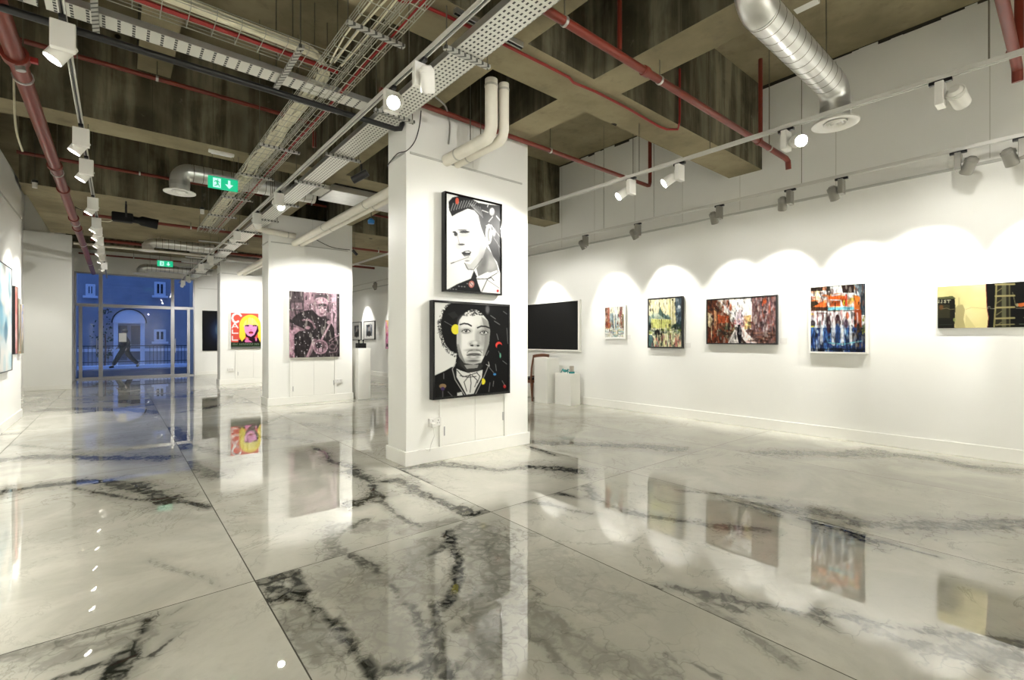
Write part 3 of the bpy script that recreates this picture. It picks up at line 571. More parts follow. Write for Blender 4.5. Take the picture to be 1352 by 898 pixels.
def art_afro():
    c = Canvas(150, 170, (88, 655, 80, 108, 805, 775), (228, 228, 222))
    r = np.random.default_rng(4)
    for _ in range(420):
        a = r.uniform(PI*.62, PI*1.5); q = r.uniform(.84, 1.12); cx, cy = 285+150*q*math.cos(a), 270-195*q*math.sin(a) if a < PI else 270+205*q*abs(math.sin(a))
        t2 = r.uniform(0, PI); c.line([(cx, cy), (cx+11*math.cos(t2), cy+11*math.sin(t2))], 3.2, K, .85)
    c.poly([(200,92),(280,80),(400,85),(660,105),(660,780),(85,812),(85,637),(160,602),(205,575),(232,570),(250,470),(205,452),(165,400),(145,330),(135,250),(145,180),(168,130)], K)
    c.poly([(288,185),(320,150),(352,135),(400,140),(440,170),(485,225),(500,300),(492,400),(462,480),(430,545),(380,600),(330,600),(290,555),(262,490),(246,400),(248,290),(265,220)], (226, 226, 220))
    for _ in range(90): c.ell(r.uniform(285, 470), r.uniform(128, 185), 7, 4, K, .8)
    c.poly([(430,190),(485,225),(502,300),(492,400),(462,485),(440,500),(455,400),(460,300)], (135, 135, 130), .7); c.poly([(246,400),(262,490),(290,555),(310,545),(285,480),(262,400)], (120,120,115), .8)
    c.ell(330, 230, 60, 50, (242, 242, 238), .7, 1.).ell(300, 380, 40, 60, (240, 240, 236), .7, 1.).ell(425, 370, 30, 60, (214, 214, 208), .6, 1.)
    c.ell(455, 340, 34, 110, (120, 120, 116), .55, 1.).ell(262, 360, 18, 110, (140, 140, 136), .5, 1.).ell(345, 545, 80, 34, (120, 120, 116), .5, 1.).ell(400, 350, 18, 70, (150, 150, 145), .6, 1.)
    c.line([(272,252),(300,243),(330,248),(354,262)], 11, (28,28,28)).line([(402,276),(430,264),(465,266),(494,278)], 11, (28,28,28))
    for ex, ey in ((315, 300), (452, 312)):
        c.ell(ex, ey, 40, 20, (130, 130, 125), .8, .8).ell(ex, ey+2, 25, 9, (225, 225, 220)).ell(ex, ey, 11, 10, (18, 18, 18)).ell(ex-3, ey-3, 3, 3, Wt); c.line([(ex-32, ey+4), (ex-10, ey-10), (ex+14, ey-10), (ex+32, ey+3)], 5, (25, 25, 25)).line([(ex-26, ey+14), (ex, ey+19), (ex+26, ey+12)], 3, (90, 90, 88), .8)
    c.ell(384, 398, 44, 22, (150, 150, 146), .8, .9).ell(382, 392, 20, 14, (225, 225, 220), .9, .8).ell(360, 412, 11, 6, (25,25,25)).ell(406, 414, 11, 6, (25,25,25)).line([(345,395),(348,415),(366,418)], 4, (70,70,68), .8)
    c.ell(376, 448, 60, 12, (120,120,116), .7, 1.).line([(322,468),(340,452),(362,447)], 5, (60,60,58), .7).line([(392,447),(418,452),(436,470)], 5, (60,60,58), .7)
    c.ell(375, 482, 52, 14, (95, 95, 92), .95, .5).ell(372, 502, 46, 16, (165, 165, 160), .95, .5).ell(368, 500, 22, 7, (215,215,210), .8, .8).line([(322, 488), (350, 484), (375, 488), (402, 484), (430, 490)], 4, (22, 22, 22)); c.ell(372, 530, 40, 8, (80,80,78), .8, 1.)
    c.poly([(262,495),(300,545),(370,560),(425,545),(445,570),(420,610),(330,622),(280,570)], (50, 50, 48)).poly([(300,560),(410,560),(400,585),(320,590)], (150,150,145))
    c.poly([(244,585),(270,600),(330,622),(400,612),(442,600),(435,660),(395,730),(372,782),(318,788),(275,705),(245,650)], (220, 220, 215))
    for ln in ([(250,600),(290,650),(340,640),(400,620)], [(340,640),(300,690),(320,760)], [(360,640),(400,680),(380,730)], [(270,640),(330,655),(390,650)], [(345,630),(352,700),(345,770)], [(395,620),(420,650),(400,700)]): c.line(ln, 6, (30, 30, 30), .85)
    c.line([(492,560),(440,680),(388,782)], 5, (190,190,185)).line([(488,540),(495,575),(470,560)], 5, (200,200,195)).line([(240,540),(215,590),(235,670),(270,730),(305,788)], 6, (180,180,176)).poly([(250,770),(285,765),(290,795),(250,798)], (215,215,210))
    c.ell(238, 288, 30, 38, (235, 225, 60), clip=(c.x < 258)*1.).line([(160,228),(215,262)], 3, (150,150,150)); c.ell(444, 690, 18, 24, (235, 222, 50), clip=(c.x > 436)*1.); c.ell(572, 412, 27, 26, (225, 70, 60)).ell(578, 424, 22, 22, K)
    c.ell(538, 637, 12, 9, (60, 130, 190)).ell(148, 716, 24, 18, (150, 125, 90)).ell(148, 735, 14, 14, (70, 50, 100)).ell(621, 733, 11, 14, (190, 25, 30)).ell(584, 492, 6, 20, (90, 190, 150))
    for ln in ([(505,182),(545,208)], [(535,225),(580,252)], [(555,325),(568,370)], [(605,535),(640,560)], [(490,455),(470,490)], [(545,560),(552,610)], [(600,690),(625,730)], [(500,700),(490,770)], [(155,620),(155,660)], [(185,760),(215,795)], [(148,755),(148,805)], [(610,150),(640,170)], [(495,585),(530,625)], [(640,280),(648,400)], [(570,460),(590,500)], [(530,690),(525,730)]): c.line(ln, 5, (150, 150, 150), .8)
    c.ell(480, 135, 16, 34, (120,120,120), .8, .8); c.poly([(180,170),(230,150),(260,190),(220,210)], (32,32,32))
    return c
def art_biker():
    c = Canvas(110, 140, (98, 642, 72, 102, 785, 775), (150, 122, 132)); D = (52, 46, 48)
    n = c.noise(5, 6, 3, 4); c.tint(n, .4, .7, (105, 90, 96), .7)
    c.poly([(98,60),(250,80),(250,290),(98,280)], (82, 72, 76)).poly([(120,200),(230,200),(235,270),(120,270)], (140,118,126)); c.poly([(250,80),(350,90),(350,280),(250,290)], (165,135,146)); c.poly([(365,110),(515,115),(515,300),(365,300)], (88,78,82))
    c.poly([(540,95),(605,98),(610,560),(545,520)], (196,165,178)).poly([(606,98),(645,100),(645,780),(606,560)], (70,64,66))
    c.poly([(98,450),(200,470),(230,520),(170,560),(150,785),(98,785)], (190,150,165))
    c.poly([(125,375),(180,320),(255,285),(340,275),(390,330),(440,365),(520,370),(575,470),(585,590),(500,640),(430,600),(360,580),(300,520),(200,440)], D)
    c.poly([(150,540),(200,500),(300,490),(365,570),(330,660),(270,785),(160,785),(150,640)], D)
    c.ell(432, 262, 62, 86, (186,156,166)).ell(430, 200, 82, 60, (190,155,168)).poly([(350,190),(380,215),(430,205),(480,208),(512,225),(505,245),(430,222),(365,250)], (120,98,106)); c.ell(450, 225, 42, 16, (70,60,64))
    c.ell(418, 254, 15, 7, (45,40,42)).ell(474, 256, 15, 7, (45,40,42)).line([(445,262),(442,292)], 8, (150,122,132)).ell(438, 318, 22, 8, (105,76,86)); c.poly([(380,330),(440,352),(490,335),(500,380),(440,390),(385,360)], (60,52,55))
    c.line([(105,390),(190,430),(280,470)], 34, D).line([(240,385),(300,380),(340,410),(368,465)], 20, (150,120,130)).ell(290, 465, 26, 18, (165,132,142))
    c.line([(440,585),(500,480),(540,400)], 20, (185,150,163)).ell(520, 408, 26, 20, (175,142,154)); c.line([(350,590),(320,680),(275,785)], 18, (180,146,158)).line([(525,605),(580,565),(642,540)], 12, (190,160,170))
    c.poly([(440,640),(645,600),(645,785),(300,785),(350,700)], (64,56,59)); c.ell(425, 668, 82, 78, (178,142,156)).ell(425, 668, 66, 62, (130,105,114)).ell(410, 655, 36, 30, (60,52,56)).ell(430, 700, 44, 22, (205,172,186)); c.ell(560, 665, 48, 34, (120,100,107)).ell(560, 665, 26, 18, (60,52,55))
    c.line([(520,730),(600,720),(615,680)], 7, (160,135,143))
    n = c.noise(22, 26, 8, 2); c.tint(n, .55, .8, (40,36,38), .35)
    r = np.random.default_rng(2)
    for _ in range(120): q = r.uniform(2.5, 6); c.ell(r.normal(370, 150), r.uniform(80, 780), q, q*1.1, (238, 232, 236), .95)
    return c
def art_call():
    c = Canvas(84, 100, (577, 1075, 180, 195, 800, 800), (236, 92, 78)); W_ = (250, 246, 248)
    c.poly([(1030,180),(1080,180),(1080,420),(1030,330)], W_); Y_ = (250, 232, 70)
    c.line([(740,235),(715,205),(665,195),(615,225),(600,275),(620,330),(660,350),(695,330)], 34, W_)                    # C
    c.line([(598,442),(640,362),(690,442)], 20, W_).line([(615,422),(670,422)], 13, W_)                                    # A
    c.line([(602,478),(602,534),(690,534)], 20, W_).line([(602,588),(602,652),(685,652)], 20, W_)                          # L L
    c.poly([(577,690),(1080,690),(1080,800),(577,800)], (38, 58, 34)); c.poly([(577,765),(1080,765),(1080,805),(577,805)], (120,120,116)); c.poly([(700,650),(1060,610),(1075,700),(700,700)], (40,14,28))
    c.ell(893, 400, 178, 182, Y_).poly([(718,380),(800,420),(815,600),(755,680),(712,600)], Y_).poly([(1010,400),(1068,380),(1075,600),(1062,700),(1020,600)], Y_)
    c.poly([(795,420),(1020,400),(1035,500),(960,620),(900,640),(820,590)], (48,16,36)); c.poly([(790,412),(870,380),(950,395),(1012,400),(1000,470),(960,560),(905,595),(850,575),(805,520)], (243,160,216))
    c.poly([(800,670),(840,600),(870,650),(930,690),(810,690)], (240,130,190)).ell(990, 640, 14, 34, (240,130,190))
    c.poly([(770,420),(800,330),(880,260),(960,290),(1030,390),(1020,410),(950,385),(870,380)], (252, 240, 130)); c.line([(850,270),(840,370)], 12, (240,220,50)).line([(930,275),(925,375)], 8, (255,248,170))
    c.ell(840, 405, 34, 14, (50,10,40)).ell(968, 405, 36, 14, (50,10,40)).ell(835, 412, 12, 5, (230,150,205)).ell(965, 412, 12, 5, (230,150,205)); c.ell(905, 480, 20, 8, (200,100,160), .8); c.ell(905, 525, 38, 21, (150, 24, 44)).ell(905, 535, 20, 8, (236,120,100)).line([(870,525),(940,525)], 4, (70,8,30))
    r = np.random.default_rng(1); x = 610
    while x < 1050:
        if r.random() > .15: c.line([(x, 735), (x+r.uniform(-4, 10), 700+r.uniform(0, 12))], 4, (200,205,195), .8).line([(x, 720), (x+14, 722+r.uniform(-8, 8))], 4, (200,205,195), .7)
        x += 21
    return c
def art_glow():
    c = Canvas(40, 70, (92, 292, 130, 130, 800, 800), (8, 9, 12)); c.ell(300, 460, 150, 240, (22, 30, 62), .9, 1.); c.ell(310, 450, 95, 150, (50, 74, 110), .9, 1.).ell(312, 440, 55, 100, (130, 165, 180), .9, .9); return c
def art_forest():
    c = Canvas(60, 100, (130, 370, 200, 185, 610, 605), (246, 246, 238)); n = c.noise(16, 3, 1); 
    c.tint(n, .45, .7, (235, 228, 190), .8); c.poly([(185,290),(235,270),(245,460),(190,470)], (150,170,180), .8)
    for x, w_, col in ((150,30,(130,80,60)),(178,26,(150,70,50)),(225,16,(120,140,150)),(262,14,(110,150,160)),(290,22,(150,185,190)),(330,30,(130,80,70)),(352,16,(90,90,60))): c.line([(x,205 if w_ > 25 else 300),(x+5,470)], w_, col, .8)
    c.ell(172, 430, 34, 55, (165,70,45), .85, .6).ell(320, 300, 10, 60, (150,60,60), .7, .6)
    c.dab(60, 3, (130,300,370,480), [(120,50,40),(170,190,190),(60,90,100),(220,180,120),(240,240,230)], 5, 22, .7); c.dab(70, 4, (130,480,370,610), [(240,240,235),(150,195,205),(190,170,190),(230,200,120),(90,110,100),(200,225,228)], 22, 6, .75); return c
def art_palace():
    c = Canvas(90, 130, (710, 1130, 120, 92, 718, 715), (250, 243, 200)); n = c.noise(14, 3, 5); c.tint(n, .45, .75, (246,232,160), .8)
    c.poly([(720,340),(760,300),(775,250),(785,300),(840,290),(850,240),(862,205),(874,240),(885,280),(930,325),(965,318),(1000,350),(1010,372),(720,366)], (120,150,145), .6).poly([(840,300),(850,240),(862,210),(874,240),(900,290),(985,350),(990,385),(900,345)], (70,98,90), .8); c.dab(20, 1, (710,290,1000,360), [(120,150,150),(210,215,200),(60,90,90)], 10, 16)
    c.poly([(740,360),(1010,370),(1020,480),(740,480)], (214,218,120), .85); c.line([(760,362),(1000,375)], 4, (250,245,215))
    c.poly([(1050,95),(1135,92),(1135,560),(1060,420)], (78,92,104)); c.dab(40, 2, (1055,100,1130,560), [(40,55,70),(150,165,175),(90,110,120),(30,50,50)], 14, 26)
    c.ell(1100, 215, 16, 22, (230,235,235), .9, .6); c.line([(992,150),(990,450)], 6, (110,95,40)).line([(1022,120),(1022,460)], 7, (130,125,60)).ell(1018, 125, 10, 12, (50,50,45))
    c.poly([(705,310),(740,340),(745,480),(705,490)], (70,100,100), .7); c.dab(12, 8, (705,420,760,500), [K,(40,60,60)], 12, 20)
    c.ell(1070, 460, 70, 34, (40,60,50), .9, .5); c.dab(60, 6, (710,480,1130,560), [(60,80,70),(170,190,150),(230,230,190),(30,40,40),(140,160,60)], 20, 12, .75)
    c.ell(825, 535, 36, 32, K, .95, .4).ell(830, 500, 8, 12, K).ell(880, 560, 10, 24, K).line([(880,540),(885,700)], 12, (30,20,20)).line([(840,560),(842,640)], 7, (40,40,35))
    c.poly([(705,560),(760,570),(790,718),(705,718)], (60,100,105), .85); c.dab(70, 7, (760,570,1130,718), [(160,50,60),(190,90,90),(60,80,80),(110,120,90),(220,215,170),(40,60,60)], 9, 34, .75); c.line([(845,712),(1060,712)], 4, (235,225,190)); c.line([(1045,600),(1047,700)], 12, (235,210,170), .8); return c
def art_street():
    c = Canvas(150, 100, (150, 1105, 185, 125, 768, 768), (250, 246, 236)); n = c.noise(30, 3, 2); c.tint(n, .5, .8, (225,222,225), .7)
    c.poly([(150,175),(290,180),(335,300),(480,400),(500,480),(560,560),(460,768),(150,768)], (88,46,30)); c.dab(150, 5, (150,190,500,760), [(60,30,22),(140,60,32),(110,90,60),(40,28,24),(120,50,30)], 14, 34, .7)
    c.poly([(160,350),(200,370),(205,560),(165,540)], (230,215,170), .85).poly([(255,280),(295,320),(290,590),(260,560)], (225,170,120), .8); c.line([(215,420),(215,720)], 8, (220,220,180), .8); c.poly([(310,380),(460,400),(470,490),(310,500)], (165,72,36), .85)
    c.dab(60, 6, (300,500,560,700), [(30,34,30),(80,85,60),(150,150,120),(120,50,30),(50,60,45)], 16, 20, .7); c.line([(340,190),(430,280),(600,440)], 12, (205,205,225), .7)
    c.poly([(790,145),(1105,125),(1105,768),(860,768),(700,600),(780,540),(790,400)], (118,88,84)); c.dab(190, 7, (800,140,1105,640), [(90,60,56),(150,120,118),(180,165,165),(70,50,60),(160,70,50),(200,200,205),(110,80,90)], 10, 40, .6)
    c.ell(955, 200, 26, 36, (190,80,40), .9, .6); c.poly([(680,400),(780,380),(780,560),(690,580)], (240,190,110), .8); c.ell(635, 430, 60, 120, (200,160,190), .5, 1.); c.dab(30, 8, (520,430,800,580), [(170,50,50),(120,60,70),(240,200,140),(150,110,130)], 10, 16, .7)
    c.poly([(560,570),(640,560),(860,768),(460,768)], (240,226,220)).poly([(640,560),(700,600),(880,768),(720,768)], (250,215,205), .7); c.dab(60, 9, (760,600,1105,768), [(60,30,22),(100,54,34),(150,110,90),(50,36,34)], 30, 10, .7); c.poly([(470,690),(560,600),(600,768),(460,768)], (190,196,190), .5)
    c.ell(617, 530, 20, 18, K).poly([(592,560),(610,530),(640,545),(655,600),(650,700),(640,768),(612,768),(585,650)], (14,12,20)); c.poly([(650,680),(720,768),(640,768)], (60,46,40)); c.ell(750, 568, 8, 8, Wt).ell(775, 568, 8, 8, Wt); return c
def art_cafe():
    c = Canvas(110, 140, (95, 600, 120, 75, 742, 740), (225, 228, 230))
    c.dab(60, 1, (95,110,600,330), [(200,90,30),(220,150,50),(60,30,20),(150,60,30),(230,200,120),(180,120,90)], 30, 18, .75)
    c.poly([(95,125),(215,118),(215,155),(95,160)], (40,30,22)).poly([(385,95),(500,90),(500,170),(400,170)], (48,34,30)).poly([(250,110),(285,110),(285,155),(250,155)], (50,50,40)); c.poly([(500,90),(600,75),(600,380),(560,380),(550,200)], (70,84,92)); c.dab(40, 2, (510,90,600,400), [(40,46,54),(130,150,160),(90,60,50),(30,50,70)], 10, 30)
    c.poly([(130,310),(160,280),(250,235),(255,310)], (225,105,45)).poly([(265,205),(420,200),(435,290),(400,295),(385,235),(265,235)], (228,100,36)).poly([(280,245),(380,245),(380,300),(280,300)], (180,84,40)); c.line([(300,200),(410,178)], 12, (215,190,195)); c.line([(430,190),(430,290)], 14, (224,70,40)); c.ell(410, 265, 10, 26, (230,210,60)).ell(485, 230, 22, 16, (220,190,60))
    c.poly([(95,260),(150,250),(180,280),(95,320)], (56,44,30)).poly([(95,308),(255,310),(255,345),(95,348)], (70,44,30)); c.poly([(260,312),(500,302),(505,330),(262,342)], (110,180,200)).line([(262,345),(500,338)], 8, (60,56,46)); c.poly([(500,190),(550,210),(550,330),(500,325)], (200,105,40)); c.poly([(500,330),(560,330),(565,500),(500,510)], (140,62,32)); c.line([(525,360),(527,470)], 8, (220,190,190))
    c.poly([(95,350),(500,350),(500,500),(95,500)], (226,222,226), .9); c.dab(70, 3, (95,355,500,520), [(170,120,120),(240,240,240),(190,180,200),(120,70,70)], 8, 26, .6); c.line([(165,355),(165,480)], 8, (130,60,50)).line([(160,368),(255,368)], 6, (120,50,40)).line([(255,130),(258,480)], 8, (90,50,36)).line([(210,360),(212,480)], 5, (160,90,90))
    c.poly([(95,510),(600,500),(600,745),(95,745)], (40,60,110)); c.dab(160, 4, (95,500,500,740), [(50,90,170),(90,150,200),(30,40,90),(200,220,235),(20,24,50),(70,120,190)], 9, 30, .75); c.dab(50, 5, (480,480,600,740), [(20,24,36),(60,50,50),(100,70,30),(30,50,90)], 14, 24, .8)
    for x, w_ in ((205,26),(315,36),(395,34),(470,26)): c.line([(x,500),(x,660)], w_, (225,232,240), .75)
    c.ell(270, 470, 20, 90, (50,30,36), .95, .3).ell(352, 440, 24, 60, (70,44,50), .95, .3).line([(352,480),(354,630)], 34, (44,70,120)).ell(350, 395, 12, 16, (60,34,36)).ell(430, 465, 20, 42, (90,70,90), .9, .4).ell(438, 390, 14, 34, (222,120,80), .9, .4); c.line([(270,650),(400,662),(565,628)], 10, (110,190,200), .9)
    c.ell(120, 470, 26, 34, (60,50,56), .9, .4).ell(118, 498, 18, 8, (200,200,60)).ell(115, 378, 14, 8, (220,190,90)); c.dab(24, 6, (95,700,600,740), [(12,14,24),(20,30,50)], 30, 10, .9); c.dab(24, 7, (570,380,600,560), [(150,150,60),(90,120,60),(60,60,40)], 5, 14, .9); return c
def art_bar():
    c = Canvas(170, 90, (85, 1500, 180, 78, 768, 760), (226, 214, 150)); n = c.noise(4, 3, 2); c.tint(n, .4, .7, (234, 224, 168), .8); D = (12, 12, 10)
    c.poly([(340,480),(380,430),(440,430),(470,500),(450,640),(480,768),(330,768)], (176,166,116)).poly([(480,560),(620,768),(470,768)], (205,194,136), .8).line([(480,500),(560,470),(750,490)], 4, (170,160,110)); c.poly([(375,330),(400,330),(405,440),(375,440)], (200,190,134))
    c.poly([(80,330),(330,330),(340,480),(325,768),(80,768)], (24,24,18)).poly([(80,330),(300,308),(345,345),(80,355)], (92,96,60)).poly([(85,430),(260,430),(265,620),(85,620)], (52,50,34)); c.ell(140, 470, 30, 34, (120,80,44), .8, .6)
    for pts in ([(108,365),(108,405),(95,400)], [(150,365),(150,405),(135,405)], [(205,368),(185,370),(190,385),(205,390),(200,405),(182,402)], [(222,368),(270,366)], [(246,368),(244,405)]): c.line(pts, 9, (228,226,190))
    c.line([(160,490),(220,480),(270,500),(330,492)], 5, (150,140,100)); c.line([(110,715),(290,712)], 6, (60,70,60)); c.ell(325, 645, 16, 26, (140,150,90), .9)
    c.poly([(738,60),(1510,40),(1510,780),(760,780),(780,600),(762,500),(752,300)], D); c.line([(745,110),(752,300),(762,500),(780,620),(768,768)], 7, (150,30,44), .9)
    L = (150, 142, 92)
    c.poly([(860,130),(1060,120),(1060,768),(850,768)], (40,38,26)).poly([(945,130),(1000,130),(1000,768),(945,768)], (98,98,72)); c.line([(880,150),(872,400),(850,768)], 20, L).line([(1040,150),(1045,768)], 12, (110,106,72)).line([(1080,260),(1115,440)], 9, (120,116,84))
    for y in (140, 305, 470, 625, 715): c.line([(870,y+6),(1100,y)], 24 if y < 700 else 12, (168,158,108)); c.line([(880,y+110),(945,y+60)], 8, L)
    c.line([(770,490),(775,460),(800,460),(800,488),(860,490)], 6, (200,196,170)); c.poly([(1140,420),(1220,405),(1230,450),(1180,470),(1130,455)], (206,108,52)); c.ell(1135, 440, 16, 24, (160,150,110)); c.line([(1120,485),(1235,485),(1250,430),(1300,425)], 6, (180,176,150)); c.poly([(1205,620),(1400,590),(1400,660),(1270,660)], (150,146,108)); c.line([(1160,715),(1450,712)], 10, (90,100,80)); c.poly([(1380,200),(1480,190),(1480,520),(1380,520)], (52,46,30)); return c
def art_strip(seed, cols, fx=4, fy=8, bg=(230, 228, 224)):
    c = Canvas(60, 100, (0, 100, 0, 0, 160, 160), bg); r = np.random.default_rng(seed)
    for i, col in enumerate(cols): n = c.noise(fx, fy, seed*7+i, 3); c.tint(n, .5, .62, col, .85, mask=np.clip(1-abs(c.y/160-(i+.5)/len(cols))*len(cols)*.55, 0, 1))
    c.dab(50, seed, (0, 0, 100, 160), cols, 5, 16, .55); return c
def art_photo(dark):
    c = Canvas(40, 50, (0, 100, 0, 0, 120, 120), (244, 243, 240)); c.poly([(22,22),(78,22),(78,98),(22,98)], (60,66,74) if dark else (96,84,80)); c.dab(30, 3+dark, (24,24,76,96), [(20,22,26),(140,150,160),(50,56,64),(190,190,196)], 5, 12, .8); c.ell(50, 50, 9, 16, (190,180,176), .9, .3); c.ell(50, 84, 16, 18, (30,28,30), .9, .3); return c

DX = Vector((1, 0, 0)); DYm = Vector((0, -1, 0)); DYp = Vector((0, 1, 0))
def hang_y(label, px0, px1, pt, pb, yw, cv, depth, **k):       # on a wall facing the -Y side
    a, b_ = at(px0, pt, Y=yw-depth), at(px1, pb, Y=yw-depth); h = a.z-b_.z
    return picture(label, (a.x, yw, a.z), DX, b_.x-a.x, h, depth, cv, **k)
def hang_x(label, px0, px1, pt, pb, cv, depth, y1=None, **k):  # on the right wall
    a, b_ = at(px0, pt, X=XR-depth), at(px1, pb, X=XR-depth)
    ye = b_.y if y1 is None else y1
    return picture(label, (XR, a.y, a.z), DYm, a.y-ye, a.z-b_.z, depth, cv, **k)
hang_y('black framed picture of a man with swept-up hair and cigarette, upper on near pillar', 587.5, 663, 252, 390.5, 4.43, art_quiff(), .075, frame=(.022, 'gloss'), mat='print_gloss', side='gloss')
hang_y('black framed black-and-white picture of an afro-haired face, lower on the near pillar', 571.5, 673.5, 396, 519, 4.43, art_afro(), .075, frame=(.024, 'gloss'), mat='print_gloss', side='gloss')
hang_y('mauve print of a child in knitted hat on a motorcycle, on the middle pillar', 382, 448.5, 384, 471, 10.2, textured(art_biker(), 4, .18, (20, 20)), .06)
hang_y('pop-art painting of a yellow-haired woman with CALL lettering on the far pillar', 305, 344.5, 413, 460, 15.9, art_call(), .05)
hang_y('black painting with a pale blue glow at its edge, left of the far pillar', 267, 290, 410, 463, YS, art_glow(), .05)
hang_x('small white framed painting of russet tree trunks, smallest on the right wall', 797, 825.5, 404.5, 447.5, textured(art_forest(), 18, .25), .045, frame=(.03, 'trimwhite'))
hang_x('black framed yellow-green painting of a palace and lamppost on the right wall', 855, 901, 394.5, 460, textured(art_palace(), 18, .25), .05, frame=(.022, 'black'))
hang_x('wide dark framed painting of a lone figure walking down a street', 932.5, 1026, 395.5, 455, textured(art_street(), 18, .42), .05, frame=(.018, 'black'))
hang_x('white edged orange and blue painting of figures outside a rainy cafe', 1068, 1145, 378, 467.5, textured(art_cafe(), 12, .42), .065, frame=(.02, 'trimwhite'))
hang_x('long panoramic print of a yellow wall and ladder, cut by the right edge', 1238, 1352, 379, 432, art_bar(), .04, y1=.2, mat='print_gloss', name='panoramic_print', cat='print')
hang_x('small black framed photograph with white mount beside the middle pillar, left of two', 465, 476.5, 425.5, 449.5, art_photo(0), .04, frame=(.03, 'black'), name='framed_photograph', cat='photograph', group='framed photographs')
hang_x('small black framed photograph with white mount beside the middle pillar, right of two', 480, 494.5, 424.5, 448.5, art_photo(1), .04, frame=(.03, 'black'), name='framed_photograph', cat='photograph', group='framed photographs')
hang_x('pink and yellow painting half hidden behind the near pillar', 509, 520, 423, 461, art_strip(21, [(235,200,80),(240,150,190),(190,40,60),(240,150,200),(60,50,60)], bg=(245,180,210)), .06)
def hang_l(label, px0, px1, pt, cv, top, bot, depth, side='trimwhite', frame=None):
    a, b_ = at(px0, 400, X=XL+depth), at(px1, 400, X=XL+depth)
    return picture(label, (XL, a.y, top), DYp, b_.y-a.y, top-bot, depth, cv, frame=frame, side=side)
ply = simple('raw_wood_edge', (.4, .3, .2), .6, var=.2)
hang_l('tall white and blue abstract canvas with black edge, nearest on the left wall', -30, 16.5, 357, art_strip(4, [(190,222,230),(40,90,120),(120,180,205),(240,218,200),(244,242,234)], 3, 4, (240,240,236)), 2.36, .85, .05, ply, (.012, 'black'))
hang_l('tall red and pink abstract canvas, second on the left wall', 20, 23.8, 383, art_strip(6, [(210,80,60),(230,150,130),(200,120,120),(240,220,215),(80,50,80)], 3, 4, (225,150,140)), 2.13, 1.08, .05, ply, (.012, 'black'))
hang_l('dark and cream abstract canvas, third on the left wall', 24.6, 27, 399, art_strip(8, [(40,60,60),(200,196,180),(60,50,44),(210,200,180)], 3, 4, (190,184,165)), 1.96, 1.12, .05, ply)
hang_l('small canvas of blue sky over beige buildings, farthest on the left wall', 28, 31.5, 405, art_strip(10, [(60,100,200),(110,140,210),(200,170,140),(170,160,130),(90,100,80)], 4, 6, (205,190,165)), 1.88, 1.08, .05, ply)
# small caption cards
for px0, px1, pt, pb, nm in ((826.5,832,442.5,448,'tree trunk painting'), (903.5,911.5,453,459.5,'palace painting'), (1030,1039,446.5,453.5,'street painting')):
    a, b_ = at(px0, pt, X=XR-.004), at(px1, pb, X=XR-.004)
    tag(MB().box(XR-.005, XR, b_.y, a.y, b_.z, a.z).build('caption_card', 'socket'), 'small white caption card beside the '+nm, 'card', 'caption cards')
a, b_ = at(498, 432, X=XR), at(501.5, 443, X=XR)
tag(MB().box(XR-.005, XR, b_.y, a.y, b_.z, a.z).build('caption_card', 'socket'), 'tall pale caption sheet right of the two framed photographs', 'card', 'caption cards')
# television
tv = thing('television', 'large black wall-mounted screen with thin white surround, above the plinths', 'television', (XR-.03, 7.4, 1.07))
MB().bevbox(XR-.07, XR-.004, 6.49, 8.3, 1.065, 2.125, .006).build('surround', 'trimwhite', tv)
MB().bevbox(XR-.075, XR-.06, 6.53, 8.27, 1.10, 2.10, .003).build('screen', 'matblack', tv)

